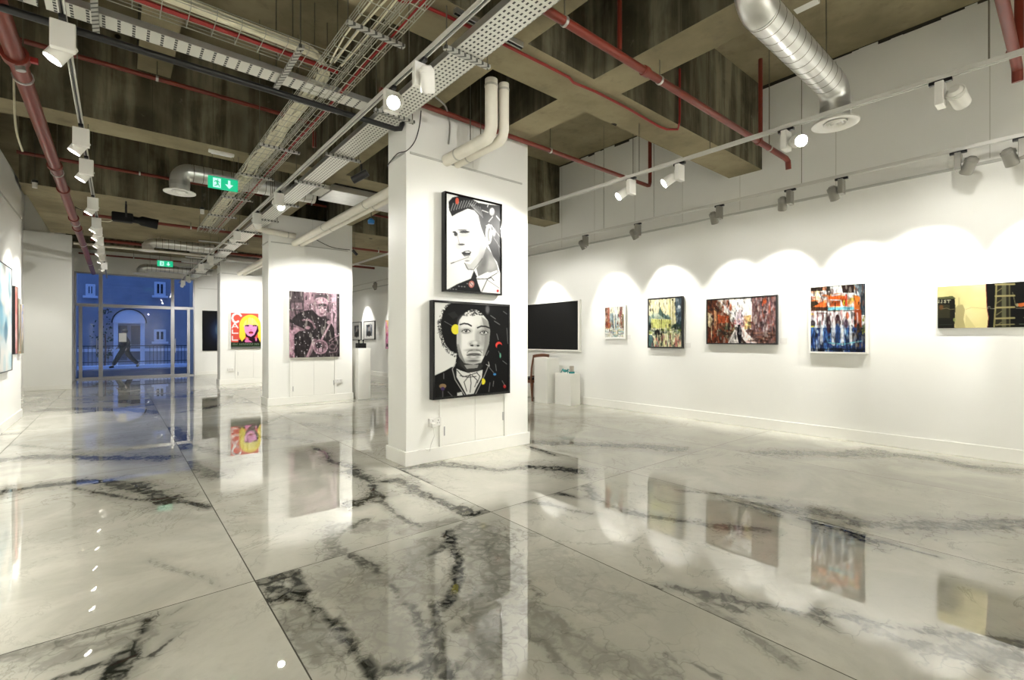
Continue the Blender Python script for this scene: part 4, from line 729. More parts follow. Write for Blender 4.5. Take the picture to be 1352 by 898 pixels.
# ------------------------------------------------------------------ plinths, chair, small objects
def plinth(x0, x1, y0, y1, h, label):
    return tag(MB().bevbox(x0, x1, y0, y1, 0, h, .004).build('display_plinth', 'trimwhite'), label, 'plinth', 'white display plinths')
plinth(6.86, 7.14, 6.42, 6.86, .63, 'low white plinth carrying two small teal pieces below the screen')
plinth(6.74, 7.08, 6.95, 7.35, .93, 'tall white plinth between the chair and the low plinth')
plinth(4.04, 4.32, 10.08, 10.46, 1.12, 'white plinth beside the middle pillar with a black object on top')
def chair():
    X, Y = 6.985, 7.69
    t = thing('dining_chair', 'brown wooden dining chair with pale upholstered back, half hidden by the near pillar', 'chair', (X, Y, 0))
    W, D_ = .44, .42                              # back towards -X/-Y viewer side, sitting side faces the wall
    def L(u, v, z): return Vector((X+u, Y+v, z))   # u across, v depth
    for u in (-W/2, W/2):
        MB().tube([L(u, -D_/2-.04, 0), L(u, -D_/2, .45), L(u, -D_/2-.02, .7), L(u, -D_/2-.08, .97)], .02, 8, radii=[.015, .022, .02, .016]).build('leg', 'wood', t, True)
        MB().tube([L(u, D_/2+.02, 0), L(u, D_/2, .43)], .02, 8, radii=[.014, .022]).build('leg', 'wood', t, True)
    m = MB().bevbox(X-W/2, X+W/2, Y-D_/2, Y+D_/2+.02, .38, .44, .01); m.build('seat_frame', 'wood', t)
    MB().bevbox(X-W/2+.01, X+W/2-.01, Y-D_/2+.01, Y+D_/2, .44, .49, .02).build('seat', 'matblack', t)
    m = MB(); N = 10
    for k in range(N):
        a0, a1 = -1+2*k/N, -1+2*(k+1)/N; f = lambda a: L(a*W/2*1.05, -D_/2-.08-.03*(1-a*a), .955+.02*(1-a*a))
        m.bar(f(a0), f(a1), .022, .06)
    m.build('top_rail', 'wood', t)
    MB().add([L(u, -D_/2-v, z) for u, z, v in ((-W/2+.03,.56,.03),(W/2-.03,.56,.03),(W/2-.03,.9,.085),(-W/2+.03,.9,.085))]+[L(u, -D_/2-v+.03, z) for u, z, v in ((-W/2+.03,.56,.03),(W/2-.03,.56,.03),(W/2-.03,.9,.085),(-W/2+.03,.9,.085))], [(0,1,2,3),(7,6,5,4),(0,4,5,1),(1,5,6,2),(2,6,7,3),(3,7,4,0)]).build('back_pad', 'cloth', t)
    m = MB(); m.bar(L(-W/2, -D_/2-.01, .53), L(W/2, -D_/2-.01, .53), .02, .03); m.build('lower_rail', 'wood', t)
chair()
a = at(745, 493.5, Z=.63)
t = thing('figurine', 'small turquoise crab-like figurine on the low plinth', 'ornament', (6.95, 6.66, .63))
m = MB(); m.ball((6.95, 6.66, .675), .035, .05, .03); m.build('body', 'teal', t, True)
m = MB()
for s in (-1, 1):
    for q in range(3): m.tube([(6.95, 6.66+s*.03, .67), (6.94+q*.012, 6.66+s*.07, .69+q*.012), (6.93+q*.02, 6.66+s*.095, .635+q*.03)], .009, 6)
m.build('claws', 'teal', t, True)
t = thing('figurine', 'small white and teal block ornament beside the turquoise figurine', 'ornament', (6.97, 6.5, .63))
MB().bevbox(6.93, 7.02, 6.46, 6.54, .63, .67, .004).build('base', 'teal', t); MB().bevbox(6.94, 7.01, 6.47, 6.53, .67, .78, .004).build('block', 'bronze', t)
t = thing('black_bag', 'black lidded box with two knobs on the plinth by the middle pillar', 'box', (4.14, 10.2, 1.12))
MB().bevbox(4.06, 4.24, 10.12, 10.3, 1.12, 1.23, .008).build('box_body', 'matblack', t)
for x in (4.1, 4.2): MB().lathe([(.0, 0), (.018, 0), (.012, .03), (.022, .05), (.02, .075), (0, .085)], 12, (x, 10.2, 1.23)).build('knob', 'matblack', t, True)

# ------------------------------------------------------------------ sockets
def socket(px, py, yw, label, plug=False, X=None):
    p = at(px, py, Y=yw); o = thing('power_socket', label, 'socket', (p.x, yw, p.z))
    MB().bevbox(p.x-.073, p.x+.073, yw-.035, yw, p.z-.043, p.z+.043, .006).build('back_box', 'socket', o)
    m = MB()
    for s in (-1, 1):
        for dx, dz, w_, h_ in ((0, .018, .006, .012), (-.012, -.008, .008, .005), (.012, -.008, .008, .005)): m.box(p.x+s*.033+dx-w_/2, p.x+s*.033+dx+w_/2, yw-.0365, yw-.034, p.z+dz-h_/2, p.z+dz+h_/2)
    m.build('pin_slots', 'hole', o); return p
p = socket(573, 557, 4.43, 'white double socket low on the near pillar, left of the hatch')
t = thing('plug', 'white plug and thin cord hanging from the near pillar socket', 'plug', (p.x-.05, 4.39, p.z-.02))
MB().bevbox(p.x-.065, p.x-.015, 4.355, 4.395, p.z-.05, p.z+.0, .008).build('plug_body', 'socket', t)
MB().tube([(p.x-.04, 4.37, p.z-.05), (p.x-.03, 4.37, p.z-.14), (p.x-.06, 4.385, p.z-.22), (p.x-.07, 4.40, p.z-.3), (p.x-.13, 4.405, .158), (p.x-.2, 4.405, .154)], .0035, 6).build('cord', 'socket', t, True)
socket(447, 503, 10.2, 'white double socket on the middle pillar below the motorcycle print'); socket(304.5, 488, 15.9, 'white double socket on the far pillar below the pop-art painting')

# ------------------------------------------------------------------ track lighting
def mk_head():
    m = MB(); m.lathe([(0, .06), (.03, .06), (.042, .045), (.05, .03), (.052, .0), (.052, -.105), (.049, -.11), (.046, -.105), (.044, -.085)], 20)
    for z in (.01, .022, .034): m.lathe([(.05, z-.003), (.056, z-.003), (.056, z+.003), (.05, z+.003)], 20)
    return m
def proto(name, mb, mats, smooth=True):
    o = mb.build(name, mats, smooth=smooth, loc=(0, 0, 0)); me = o.data; bpy.data.objects.remove(o); return me
ME = dict(head=proto('lamp_head', mk_head(), 'fixture'), lens=proto('lens', MB().lathe([(0, -.083), (.043, -.083), (.043, -.086), (0, -.086)], 20), 'lens'),
          box=proto('driver_box', MB().bevbox(-.06, .06, -.025, .025, -.195, -.025, .005), 'fixture', False), adp=proto('adapter', MB().bevbox(-.017, .017, -.065, .065, -.027, -.002, .003), 'black', False),
          yoke=proto('pivot', MB().tube([(0, -.5, 0), (0, .5, 0)], .016, 10), 'fixture'), bhead=proto('lamp_head', mk_head(), 'black'))
ME['gbox'] = proto('driver_box', MB().bevbox(-.06, .06, -.025, .025, -.195, -.025, .005), 'greyfix', False); ME['ghead'] = proto('lamp_head', mk_head(), 'greyfix')
ME['lensoff'] = proto('lens', MB().lathe([(0, -.083), (.043, -.083), (.043, -.086), (0, -.086)], 20), 'reflector')
def child(root, name, me, loc=(0, 0, 0), rot=None, scale=None):
    o = bpy.data.objects.new(name, me); C.objects.link(o); o.parent = root; o.location = loc
    if rot is not None: o.rotation_mode = 'QUATERNION'; o.rotation_quaternion = rot
    if scale: o.scale = scale
    return o
def spot(x, y, z, target, label, watts=60, cone=62, group=None, side=None, head='head', blend=.55):
    r = thing('track_spotlight', label, 'spotlight', (x, y, z), group or 'white track spotlights')
    s = side if side else 1; hp = Vector((0, s*.088, -.14)); d = (Vector(target)-Vector((x, y, z))-hp).normalized(); q = d.to_track_quat('-Z', 'Y')
    child(r, 'adapter', ME['adp']); child(r, 'driver_box', ME['gbox' if head == 'ghead' else 'box']); child(r, 'pivot', ME['yoke'], Vector((0, s*.04, -.14)), None, (1, .06, 1))
    h = child(r, 'lamp_head', ME[head], hp, q); child(h, 'lens', ME['lens'] if watts > 0 else ME['lensoff'])
    if watts > 0:
        ld = bpy.data.lights.new('lamp', 'SPOT'); ld.energy = watts; ld.spot_size = math.radians(cone); ld.spot_blend = blend; ld.shadow_soft_size = .03; ld.color = (1, .975, .915)
        lo = bpy.data.objects.new('lamp', ld); C.objects.link(lo); lo.parent = r; lo.rotation_mode = 'QUATERNION'; lo.rotation_quaternion = q; lo.location = hp+d*.125
    return r
def track(x, y0, y1, z, label, rods=(), h=.034):
    t = thing('lighting_track', label, 'track', (x, (y0+y1)/2, z))
    m = MB(); m.box(x-.018, x+.018, y0, y1, z+.022, z+h); m.box(x-.018, x-.011, y0, y1, z, z+.022); m.box(x+.011, x+.018, y0, y1, z, z+.022); m.build('track_channel', 'track', t)
    m = MB().box(x-.004, x+.004, y0, y1, z+.012, z+.022); m.build('contact_strip', 'black', t)
    for ry, top in rods:
        MB().tube([(x, ry, z+h), (x, ry, top)], .004, 6).build('hanger_rod', 'rod', t)
ZT = 3.2
T3 = (6.5, YB+.3, 20.4); T2 = (4.62, YB+.3, 20.2); T0 = (1.67, -1.5, 20.3); T1 = (-.26, -1.5, 20.3)
track(T3[0], T3[1], T3[2], ZT, 'long white lighting track nearest the right wall', [(y, SLAB) for y in (-2, .2, 2.2, 4.3, 5.3, 8.4, 9.6)]+[(13, SOF), (17, SLAB)])
track(T2[0], T2[1], T2[2], ZT, 'white lighting track between the near pillar and the right wall', [(y, SLAB) for y in (-2, .4, 2.4, 5.6, 8.4)]+[(3.25, SOF), (13, SOF), (17, SLAB)])
track(T0[0], T0[1], T0[2], 3.3, 'white lighting track beside the wire basket left of the pillars', [(y, SLAB) for y in (.4, 2.4, 5.4, 8.6, 17)]+[(3.2, SOF), (7.35, SOF), (13, SOF)])
track(T1[0], T1[1], T1[2], 3.3, 'white lighting track beside the thick red pipe on the left', [(y, SLAB) for y in (.4, 2.4, 5.4, 8.6, 17)]+[(3.2, SOF), (7.35, SOF), (13, SOF)])
ordn = ['first','second','third','fourth','fifth','sixth','seventh','eighth','ninth','tenth','eleventh','twelfth','thirteenth','fourteenth']
WW = 78
WR = 33
R3 = [(-2.6,-2.7,1.8),(-1.1,-1.1,1.8),(.34,.15,1.85),(.78,1.25,1.9),(1.78,1.75,1.85),(2.33,2.75,1.85),(3.24,3.35,1.8),(4.6,4.45,1.9),(5.72,5.6,1.9),(7.45,7.35,1.9),(10.5,10.6,1.9),(12.6,12.6,1.9),(14.8,15,1.9),(17.3,17.2,1.9)]
PW = [1.3,1.2,.9,1.15,.8,1.1,.8,1,.9,.8,1.2,1.2,1.2,1.2]
for i, (y, ty, tz) in enumerate(R3):
    spot(T3[0], y, ZT, (7.2, ty, tz), f'grey track spotlight on the right-wall track, {ordn[i]} of its row from behind the camera', WR*PW[i], 64, 'grey track spotlights', side=-1 if i in (3,) else 1, head='ghead')
R2 = [(-3.2,(4.6,-4.2,1.6),WW*2.5,'added unseen for fill above the back wall'),(-2.2,(2.6,-4.2,1.6),WW*2.5,'added unseen for fill, facing the back wall'),(-1.2,(7.2,-1.6,1.6),WW*.5,'turned to the right wall'),(.65,(7.2,.1,1.9),WW*.22,'with its head tipped to the right wall'),(1.69,(.6,-1.6,1.2),WW*.25,'glaring towards the camera'),(2.74,(3.0,4.35,1.5),WW*.75,'turned to the near pillar'),(3.36,(3.1,4.38,1.7),WW*.55,'next to it, close to the concrete beam'),(6.2,(7.2,6.5,1.2),WW*.5,'behind the near pillar'),(8.9,(3.1,10.15,1.6),WW*1.1,'lighting the middle pillar'),(14.3,(3.0,15.85,1.6),WW*1.1,'lighting the far pillar'),(18.5,(4.6,20.9,1.6),WW,'lighting the front wall')]  # the two aimed at the back wall are unseen lamps added for bounce fill
for y, tg, w_, l in R2: spot(T2[0], y, ZT, tg, 'white track spotlight on the centre-right track, '+l, w_, 80, side=-1 if l[:4] in ('with', 'glar') else 1)
R0 = [(-1.3,(1.5,-4.2,1.5),WW*2.5,'added unseen as fill, turned to the wall behind the camera'),(-.6,(3.0,4.3,1.3),WW*.7,'above the camera'),(3.5,(-.6,.6,1.0),WW*.25,'glaring towards the camera'),(3.02,(2.7,4.4,.6),0,'with its head hanging down, nearest in view'),(6.9,(2.6,4.9,1.2),WW*.4,'turned back to the camera above the exit sign'),(8.2,(3.1,10.1,1.3),WW*.7,'left of the white pipe elbow'),(9.8,(-1.2,11.0,1.0),WW*.5,'below the cross brackets'),(13.0,(3.0,15.8,1.5),WW,'lit brightly before the far exit sign'),(14.6,(-1.6,17,1.6),WW*.35,'second before the far exit sign'),(17.6,(3.5,20.9,1.6),WW*.8,'near the shopfront'),(19.0,(1.0,20.9,1.2),WW*.3,'closest to the shopfront')]  # first entry is an unseen lamp added to bounce light from behind the camera
for y, tg, w_, l in R0: spot(T0[0], y, 3.3, tg, 'spotlight on the basket-side track, '+l, w_, 75, side=-1 if 'its head' in l or 'glar' in l else 1)
tops = [25,165,207,258,285,297,310,322,333,345]; pxs = [85,103,111,118,121,123,125,127,128,130]
ys1 = [-1.0, .5, 1.9, 3.0] + [at(x, y, Z=3.3).y for x, y in zip(pxs, tops)]  # leading entries include unseen lamps added to brighten the near left wall and floor
for i, y in enumerate(ys1):
    tg = (-1.22, y+.1, 1.5) if y < 11.3 else (-1.6, min(y+.2, 17), 1.5)
    spot(T1[0], y, 3.3, tg, f'white track spotlight on the left track, {ordn[i]} along from the camera, counting added unseen ones', WW*(.62 if y < 11.3 else .2), 78, side=1)

# ------------------------------------------------------------------ pipes
def pipe(label, pts, r, mat='red', group='red sprinkler pipes', collars=(), hangers=(), name='sprinkler_pipe', cat='pipe'):
    p0 = Vector(pts[0]); t = thing(name, label, cat, (p0.x, p0.y, p0.z), group)
    MB().tube(pts, r, 14).build('pipe_run', mat, t, True)
    for c_ in collars:
        c_ = Vector(c_[:3]) if len(c_) == 3 else c_; 
        d = min(range(len(pts)-1), key=lambda i: (c_-(Vector(pts[i])+(Vector(pts[i+1])-Vector(pts[i]))*max(0, min(1, (c_-Vector(pts[i])).dot(Vector(pts[i+1])-Vector(pts[i]))/(Vector(pts[i+1])-Vector(pts[i])).length_squared)))).length)
        dv = (Vector(pts[d+1])-Vector(pts[d])).normalized(); MB().tube([c_-dv*.035, c_-dv*.03, c_+dv*.03, c_+dv*.035], r*1.25, 14, radii=[r*1.1, r*1.3, r*1.3, r*1.1]).build('collar', mat, t, True)
    for h, top in hangers:
        h = Vector(h); m = MB(); m.tube([h+Vector((0, 0, r*1.1)), Vector((h.x, h.y, top))], .005, 6); m.build('hanger_rod', 'rod', t)
        ax = (Vector(pts[-1])-Vector(pts[0])); ax.z = 0; ax.normalize(); MB().tube([h-ax*.012, h+ax*.012], r*1.18, 14).build('clip', 'galv', t, True)
    return t
# thick main on the left
XM, ZM = -.60, 3.48
yc = [at(25, 75, Z=ZM).y, at(73, 219, Z=ZM).y, at(84, 250, Z=ZM).y, at(97, 288, Z=ZM).y, 12.5]
pipe('thick red sprinkler main running along the left side of the ceiling', [(XM, YB+.2, ZM), (XM, 20.6, ZM)], .058, collars=[(XM, y, ZM) for y in yc], hangers=[((XM, y, ZM), tp) for y, tp in ((1.5, SLAB), (5.6, SLAB), (8.5, SLAB), (12, SOF), (14.5, SOF), (18, SLAB))])
t = thing('pipe_coupling', 'red bolted coupling with round grey cap on the thick red main', 'coupling', (XM, yc[0], ZM-.07))
MB().tube([(XM, yc[0]-.045, ZM), (XM, yc[0]+.045, ZM)], .082, 18).build('coupling_ring', 'red', t, True)
MB().tube([(XM+.02, yc[0], ZM-.05), (XM+.03, yc[0], ZM-.105)], .03, 14).build('cap', 'galv', t, True)
for s in (-1, 1): MB().bevbox(XM+s*.1-.025, XM+s*.1+.025, yc[0]-.02, yc[0]+.02, ZM-.02, ZM+.02, .004).build('bolt_lug', 'redbright', t)
# slim branch pipes across the room
pipe('slim red pipe crossing in front of the streaked beam on the left', [(-1.2, 6.8, 4.3), (2.45, 6.8, 4.3)] + arc((2.45, 6.9, 4.3), .1, -PI/2, 0, (1,0,0), (0,1,0))[1:3] if False else [(-1.2, 6.78, 4.3), (1.95, 6.78, 4.3), (2.05, 6.78, 4.27), (2.08, 6.74, 4.15), (2.08, 6.74, 3.95)], .026, hangers=[((.35, 6.78, 4.3), 4.5)])
pipe('slim red pipe high behind the round duct outlet', [(-1.2, 10.55, 4.22), (6.6, 10.55, 4.22)], .028, hangers=[((.3, 10.55, 4.22), SLAB), ((3.2, 10.55, 4.22), SLAB), ((5, 10.55, 4.22), SLAB)])
pipe('slim red pipe under the wide concrete soffit, nearer of two', [(-.5, 12.1, 3.69), (6.6, 12.1, 3.69)], .03, hangers=[((x, 12.1, 3.69), SOF) for x in (1.2, 3.2, 5.4)])
pipe('slim red pipe under the far edge of the wide concrete soffit', [(-.5, 15.1, 3.7), (6.6, 15.1, 3.7)], .036, hangers=[((x, 15.1, 3.7), SOF) for x in (1.2, 4.8)])
pipe('grey conduit pipe just below the far red pipe', [(-.8, 15.3, 3.6), (2.1, 15.3, 3.6)], .03, mat='insul', group=None, name='conduit_pipe')
pipe('thin red pipe just before the shopfront header', [(-.9, 19.3, 3.92), (2.1, 19.3, 3.92)], .026, hangers=[((.4, 19.3, 3.92), SLAB)])
pipe('stout red pipe slanting across the bay right of the near pillar', [(1.9, 2.40, 3.62), (6.55, 2.40, 3.62), (6.62, 2.40, 3.6), (6.64, 2.40, 3.5)], .033, hangers=[((3.72, 2.40, 3.62), SOF), ((6.05, 2.40, 3.62), SLAB), ((2.5, 2.40, 3.62), SOF)], collars=[(3.5, 2.40, 3.62), (5.75, 2.40, 3.62)])
x_ = at(1004, 170, Y=2.4).x
pipe('upright red pipe dropping to the stout pipe near the beam end', [(x_, 2.40, 3.66), (x_, 2.40, 4.6)], .024)
x_ = at(818, 60, Y=2.4).x
pipe('dark upright red pipe in the shadowed bay behind the duct', [(x_, 2.40, 3.66), (x_, 2.40, SLAB)], .02)
pipe('red pipe passing across the top of the near pillar', [(1.95, 4.33, 3.72), (6.38, 4.33, 3.72), (6.42, 4.33, 3.73), (6.44, 4.33, 3.78), (6.44, 4.33, 4.55)], .028, collars=[(2.35, 4.33, 3.72)], hangers=[((4.25, 4.33, 3.72), SLAB), ((6.0, 4.33, 3.72), SLAB)])
cp = [at(x, y, Z=3.775) for x, y in ((560,8),(592,22),(640,45),(670,61),(720,86),(751,102),(757,109),(786,121),(827,142),(870,167),(880,171))]
q0 = at(898, 160, Y=2.94)
pipe('thin red fire conduit clipped under the concrete beam with a hooked end', cp + [Vector((cp[-1].x+.1, 3.02, 3.775)), Vector((q0.x, 2.95, 3.80)), Vector((q0.x, 2.945, 3.9)), Vector((q0.x, 2.945, 4.42))], .013, mat='redbright', group=None, name='fire_conduit', collars=[], hangers=[])
pipe('red pipe end in the top right corner of the view', [(1.9, .34, 3.64), (5.84, .34, 3.64), (5.92, .34, 3.62), (5.94, .34, 3.52)], .036, collars=[(5.6, .34, 3.64)], hangers=[((3.2, .34, 3.64), SLAB)])
pipe('darker red pipe dropping beside the corner pipe end', [(6.1, .34, 3.86), (6.1, .34, SLAB)], .03)
# black pipe
pipe('slim black pipe crossing below the slotted tray with a turned-up end', [(-1.2, 4.40, 3.42), (2.14, 4.40, 3.42), (2.2, 4.40, 3.44), (2.22, 4.40, 3.49), (2.22, 4.40, 3.56)], .026, mat='black', group=None, name='black_pipe')
# white insulated pipes that serve the pillars
def insulated(label, pts, r, rings=()):
    t = thing('insulated_pipe', label, 'pipe', pts[0], 'white lagged pipes')
    MB().tube(pts, r, 16).build('lagging', 'insul', t, True)
    for c_, ax in rings: c_ = Vector(c_); ax = Vector(ax); MB().tube([c_-ax*.01, c_+ax*.01], r*1.06, 16).build('band', 'seam', t, True)
e = at(600, 203, Y=4.43); ZI = 3.26
for x, r, l in ((2.76, .062, 'left of the pair'), (2.90, .05, 'right of the pair')):
    yv = 3.62 if r > .06 else 3.60
    insulated('white lagged pipe from the beam into the near pillar, '+l, [(x, yv, SOF)] + [(x, yv, ZI+.09), (x, yv+.02, ZI+.03), (x, yv+.06, ZI+.003), (x, yv+.1, ZI), (x, 4.44, ZI)], r, [((x, 4.2, ZI), (0, 1, 0)), ((x, yv, 3.74), (0, 0, 1))])
    insulated('long white lagged pipe from the near to the middle pillar, '+l, [(x, 4.85, ZI), (x, 10.2, ZI)], r, [((x, 6.6, ZI), (0, 1, 0)), ((x, 8.4, ZI), (0, 1, 0))])
    insulated('white lagged pipe between the middle and far pillars, '+l, [(x, 10.72, ZI), (x, 15.9, ZI)], r)
insulated('white lagged pipe bending round the top left of the middle pillar', [(1.98, 9.6, 3.62), (1.98, 9.75, 3.5), (2.0, 9.9, 3.44), (2.08, 10.02, 3.42), (2.2, 10.06, 3.41), (2.74, 10.06, 3.38)], .055, [((2.6, 10.06, 3.385), (1, 0, 0))])
for px, py, Y, m_, l in ((432, 297, 9.9, 'blue', 'dark blue valve cap above the long white pipes'), (490, 293, 7.5, 'blue2', 'light blue valve cap below the long white pipes near the near pillar'), (341, 348, 15.7, 'blue', 'dark blue valve cap by the far pillar')):
    p = at(px, py, Y=Y); t = thing('valve_cap', l, 'cap', p, 'blue valve caps')
    MB().lathe([(0, -.03), (.05, -.03), (.055, .02), (.03, .05), (0, .06)], 14, p).build('cap_body', m_, t, True); MB().tube([p+Vector((0, 0, .05)), p+Vector((0, 0, .3))], .008, 6).build('stem', 'rod', t)
    
# ------------------------------------------------------------------ ducts with round ceiling outlets
def duct(label, xo, y, zo, zc, x_end, r, up=False, rd=.2):
    t = thing('air_duct', label, 'duct', (xo, y, zo)); s = 1 if x_end > xo else -1; R_ = r*1.15
    pts = [(xo, y, zo+.05), (xo, y, zc-R_)] + [(xo+s*R_*(1-math.cos(a)), y, zc-R_+R_*math.sin(a)) for a in [PI/2*k/8 for k in range(1, 9)]]
    MB().tube(pts, r, 28).build('elbow', 'duct', t, True)
    if up:
        run = [(xo+s*R_, y, zc), (x_end-s*R_, y, zc)]; MB().tube(run, r, 28).build('duct_run', 'duct', t, True)
        e_ = [(x_end-s*R_+s*R_*math.sin(a), y, zc+R_-R_*math.cos(a)) for a in [PI/2*k/8 for k in range(0, 9)]]+[(x_end, y, SLAB-.01)]; MB().tube(e_, r*1.01, 28).build('elbow', 'duct', t, True)
    else: run = [(xo+s*R_, y, zc), (x_end, y, zc)]; MB().tube(run, r, 28).build('duct_run', 'duct', t, True)
    x0, x1 = sorted((run[0][0], run[1][0])); n = int((x1-x0)/.12)
    m = MB()
    for k in range(n+1):
        x = x0+.02+k*.12; m.tube([(x-.004, y, zc), (x-.002, y, zc), (x+.002, y, zc), (x+.004, y, zc)], r, 28, False, radii=[r, r*1.01, r*1.01, r])
    m.build('seams', 'rod', t, True)
    m = MB(); m.lathe([(r*.95, .1), (r*.98, .03), (rd, .012), (rd, 0), (rd-.02, -.004), (r*.95, .012), (r*.8, .02)], 36, (xo, y, zo))
    for rr_ in (r*.78, r*.55, r*.32): m.lathe([(rr_, .008), (rr_-.02, .03), (rr_-.028, .026), (rr_-.008, 0), (rr_, .008)], 30, (xo, y, zo))
    m.lathe([(0, .045), (r*.9, .045)], 30, (xo, y, zo)); m.build('outlet', 'fixture', t, True)
    m = MB().tube([(xo, y, zo+.1), (xo, y, zo+.16)], r*1.03, 28); m.build('clamp_band', 'galv', t, True)
    for x in (x0+.1, x1-.1): MB().tube([(x, y, zc+r), (x, y, SLAB if not 10.75 < y < 15.25 else SOF)], .004, 6).build('hanger_rod', 'rod', t)
duct('big spiral metal duct with white round outlet in the right bay', 5.04, 1.43, 3.27, 3.6, 3.33, .118, up=True, rd=.185)
duct('grey metal duct with white round outlet left of the near exit sign', .70, 8.42, 3.45, 3.77, 2.6, .125)
duct('grey metal duct with round outlet under the wide soffit', .56, 14.2, 3.42, 3.63, 1.9, .115)
duct('grey metal duct bend just inside the shopfront', .6, 19.9, 3.5, 3.72, 2.6, .12)
# fan coil unit behind the near pillar
def fcu(label, x0, x1, y0, y1, z0, z1):
    t = thing('fan_coil_unit', label, 'air conditioner', ((x0+x1)/2, y0, z0))
    MB().bevbox(x0, x1, y0, y1, z0, z1, .006).build('casing', 'galv', t); g_ = MB()
    for k in range(9): x = x0+.1+k*(x1-x0-.2)/8; g_.bar((x, y0-.008, z1+.01), (x, y0-.008, z1+.3), .012, .012)
    for z in (z1+.02, z1+.15, z1+.29): g_.bar((x0+.1, y0-.008, z), (x1-.1, y0-.008, z), .012, .012)
    g_.build('guard_grid', 'black', t); MB().bevbox(x0+.05, x1-.05, y0+.02, y0+.2, z1, z1+.3, .005).build('grille_box', 'darkgap', t)
    MB().bevbox(x0-.16, x0, y0+.1, y1-.15, z0+.02, z0+.1, .006).build('control_box', 'fixture', t)
    for x in (x0+.15, x1-.15): MB().tube([(x, y1-.1, z1), (x, y1-.1, SLAB)], .005, 6).build('hanger_rod', 'rod', t)
fcu('flat galvanised air handling unit behind the near pillar', 2.64, 3.95, 7.66, 8.35, 3.70, 3.80); 
tag(MB().bevbox(2.35, 3.5, 15.4, 15.8, 3.55, 3.66, .01).build('fan_coil_unit', 'galv'), 'pale air handling unit above the far pillar', 'air conditioner')

# ------------------------------------------------------------------ cable containment
def slotted_y(x0, x1, y0, y1, z, label, br):
    t = thing('cable_tray', label, 'cable tray', ((x0+x1)/2, y0, z), 'perforated trays')
    MB().box(x0, x1, y0, y1, z, z+.002).build('tray_base', 'tray_slots_y', t)
    for x in (x0, x1): MB().box(x-.002, x+.002, y0, y1, z, z+.055).build('side_flange', 'galv', t)
    for y in br:
        b_ = MB(); b_.box(x0-.09, x1+.09, y-.02, y+.02, z-.03, z-.003); b_.build('bracket', 'strut', t)
        for x in (x0-.07, x1+.07): MB().tube([(x, y, z-.04), (x, y, SLAB if not (2.98 < y < 3.47 or 7.12 < y < 7.58 or 10.75 < y < 15.25 or x > 2.24) else SOF)], .005, 6).build('hanger_rod', 'rod', t)
slotted_y(1.96, 2.2, -.5, 20.0, 3.5, 'long perforated white cable tray running past the left of the pillars', [.4, 1.8, 3.03, 4.28, 5.65, 6.9, 8.2, 9.5, 10.8, 12.1, 13.4, 14.7, 16, 17.3, 18.6])
t = thing('cable_tray', 'perforated white cable tray crossing the top left', 'cable tray', (-1.1, 4.5, 3.6), 'perforated trays')
for x0, x1 in ((-1.2, -.42), (-.38, 1.93)):
    MB().box(x0, x1, 4.42, 4.6, 3.6, 3.602).build('tray_base', 'tray_slots_x', t)
    for y in (4.42, 4.6): MB().box(x0, x1, y-.002, y+.002, 3.6, 3.65).build('side_flange', 'galv', t)
for x in (-.12, 1.10):
    MB().box(x-.02, x+.02, 3.86, 4.66, 3.565, 3.592).build('bracket', 'strut', t)
    for y in (3.9, 4.64): MB().tube([(x, y, 3.55), (x, y, SLAB)], .005, 6).build('hanger_rod', 'rod', t)
def basket(a, b_, across, w, z, label, depth=.055):
    a, b_, ac = Vector(a), Vector(b_), Vector(across); t = thing('wire_basket_tray', label, 'cable tray', a, 'wire basket trays'); L = (b_-a).length; d = (b_-a)/L
    m = MB(); n = 3; t_ = .005
    for k in range(n+1): p = ac*(w*k/n); m.bar(a+p, b_+p, t_, t_)
    for k in (0, 1):
        for hz in (depth*.5, depth): p = ac*(w*k)+Vector((0, 0, hz)); m.bar(a+p, b_+p, t_, t_)
    q = 0
    while q < L:
        p = a+d*q; m.bar(p-Vector((0, 0, t_)), p+ac*w-Vector((0, 0, t_)), t_, t_)
        for k in (0, 1): e_ = p+ac*w*k; m.bar(e_, e_+Vector((0, 0, depth)), t_, t_)
        q += .16
    m.build('wire_mesh', 'wire', t); return t
B1 = basket((1.30, .2, 3.6), (1.30, 12, 3.6), (1, 0, 0), .2, 3.6, 'wire basket carrying cream cables along the room')
B2 = basket((1.53, .2, 3.6), (1.53, 12, 3.6), (1, 0, 0), .12, 3.6, 'narrow wire basket carrying a red cable beside the track')
B3 = basket((-1.2, 4.02, 3.66), (1.5, 4.02, 3.66), (0, 1, 0), .3, 3.66, 'wire basket crossing the upper left with red and cream cables')
for y in (.9, 2.0, 3.36, 4.75, 6.1, 7.35, 8.7, 10.1, 11.3):
    t = thing('strut_bracket', 'slotted steel strut carrying the two wire baskets', 'bracket', (1.5, y, 3.56), 'slotted struts under the baskets')
    MB().box(1.26, 1.71, y-.02, y+.02, 3.565, 3.59).build('strut_bar', 'strut', t)
    for x in (1.27, 1.69): MB().tube([(x, y, 3.545), (x, y, SLAB if not (2.98 < y < 3.47 or 7.12 < y < 7.58 or 10.75 < y < 15.25) else SOF)], .0045, 6).build('hanger_rod', 'rod', t)
t = thing('strut_channel', 'dark grey steel channel fixed under the beam above the long tray', 'bracket', (2.2, 3.02, 3.74)); m = MB()
m.box(1.95, 2.62, 2.99, 3.03, 3.76, 3.80); m.mat(1).box(1.95, 2.62, 3.0, 3.02, 3.755, 3.761); m.build('channel', ['galv', 'hole'], t)
for y in (12.2, 13.0, 13.9, 14.8, 15.8, 16.9):
    tag(MB().box(1.35, 2.05, y-.015, y+.015, 3.44, 3.465).build('strut_bracket', 'galv'), 'thin steel cross bracket under the far end of the trays', 'bracket', 'far cross brackets')
rr = random.Random(21)
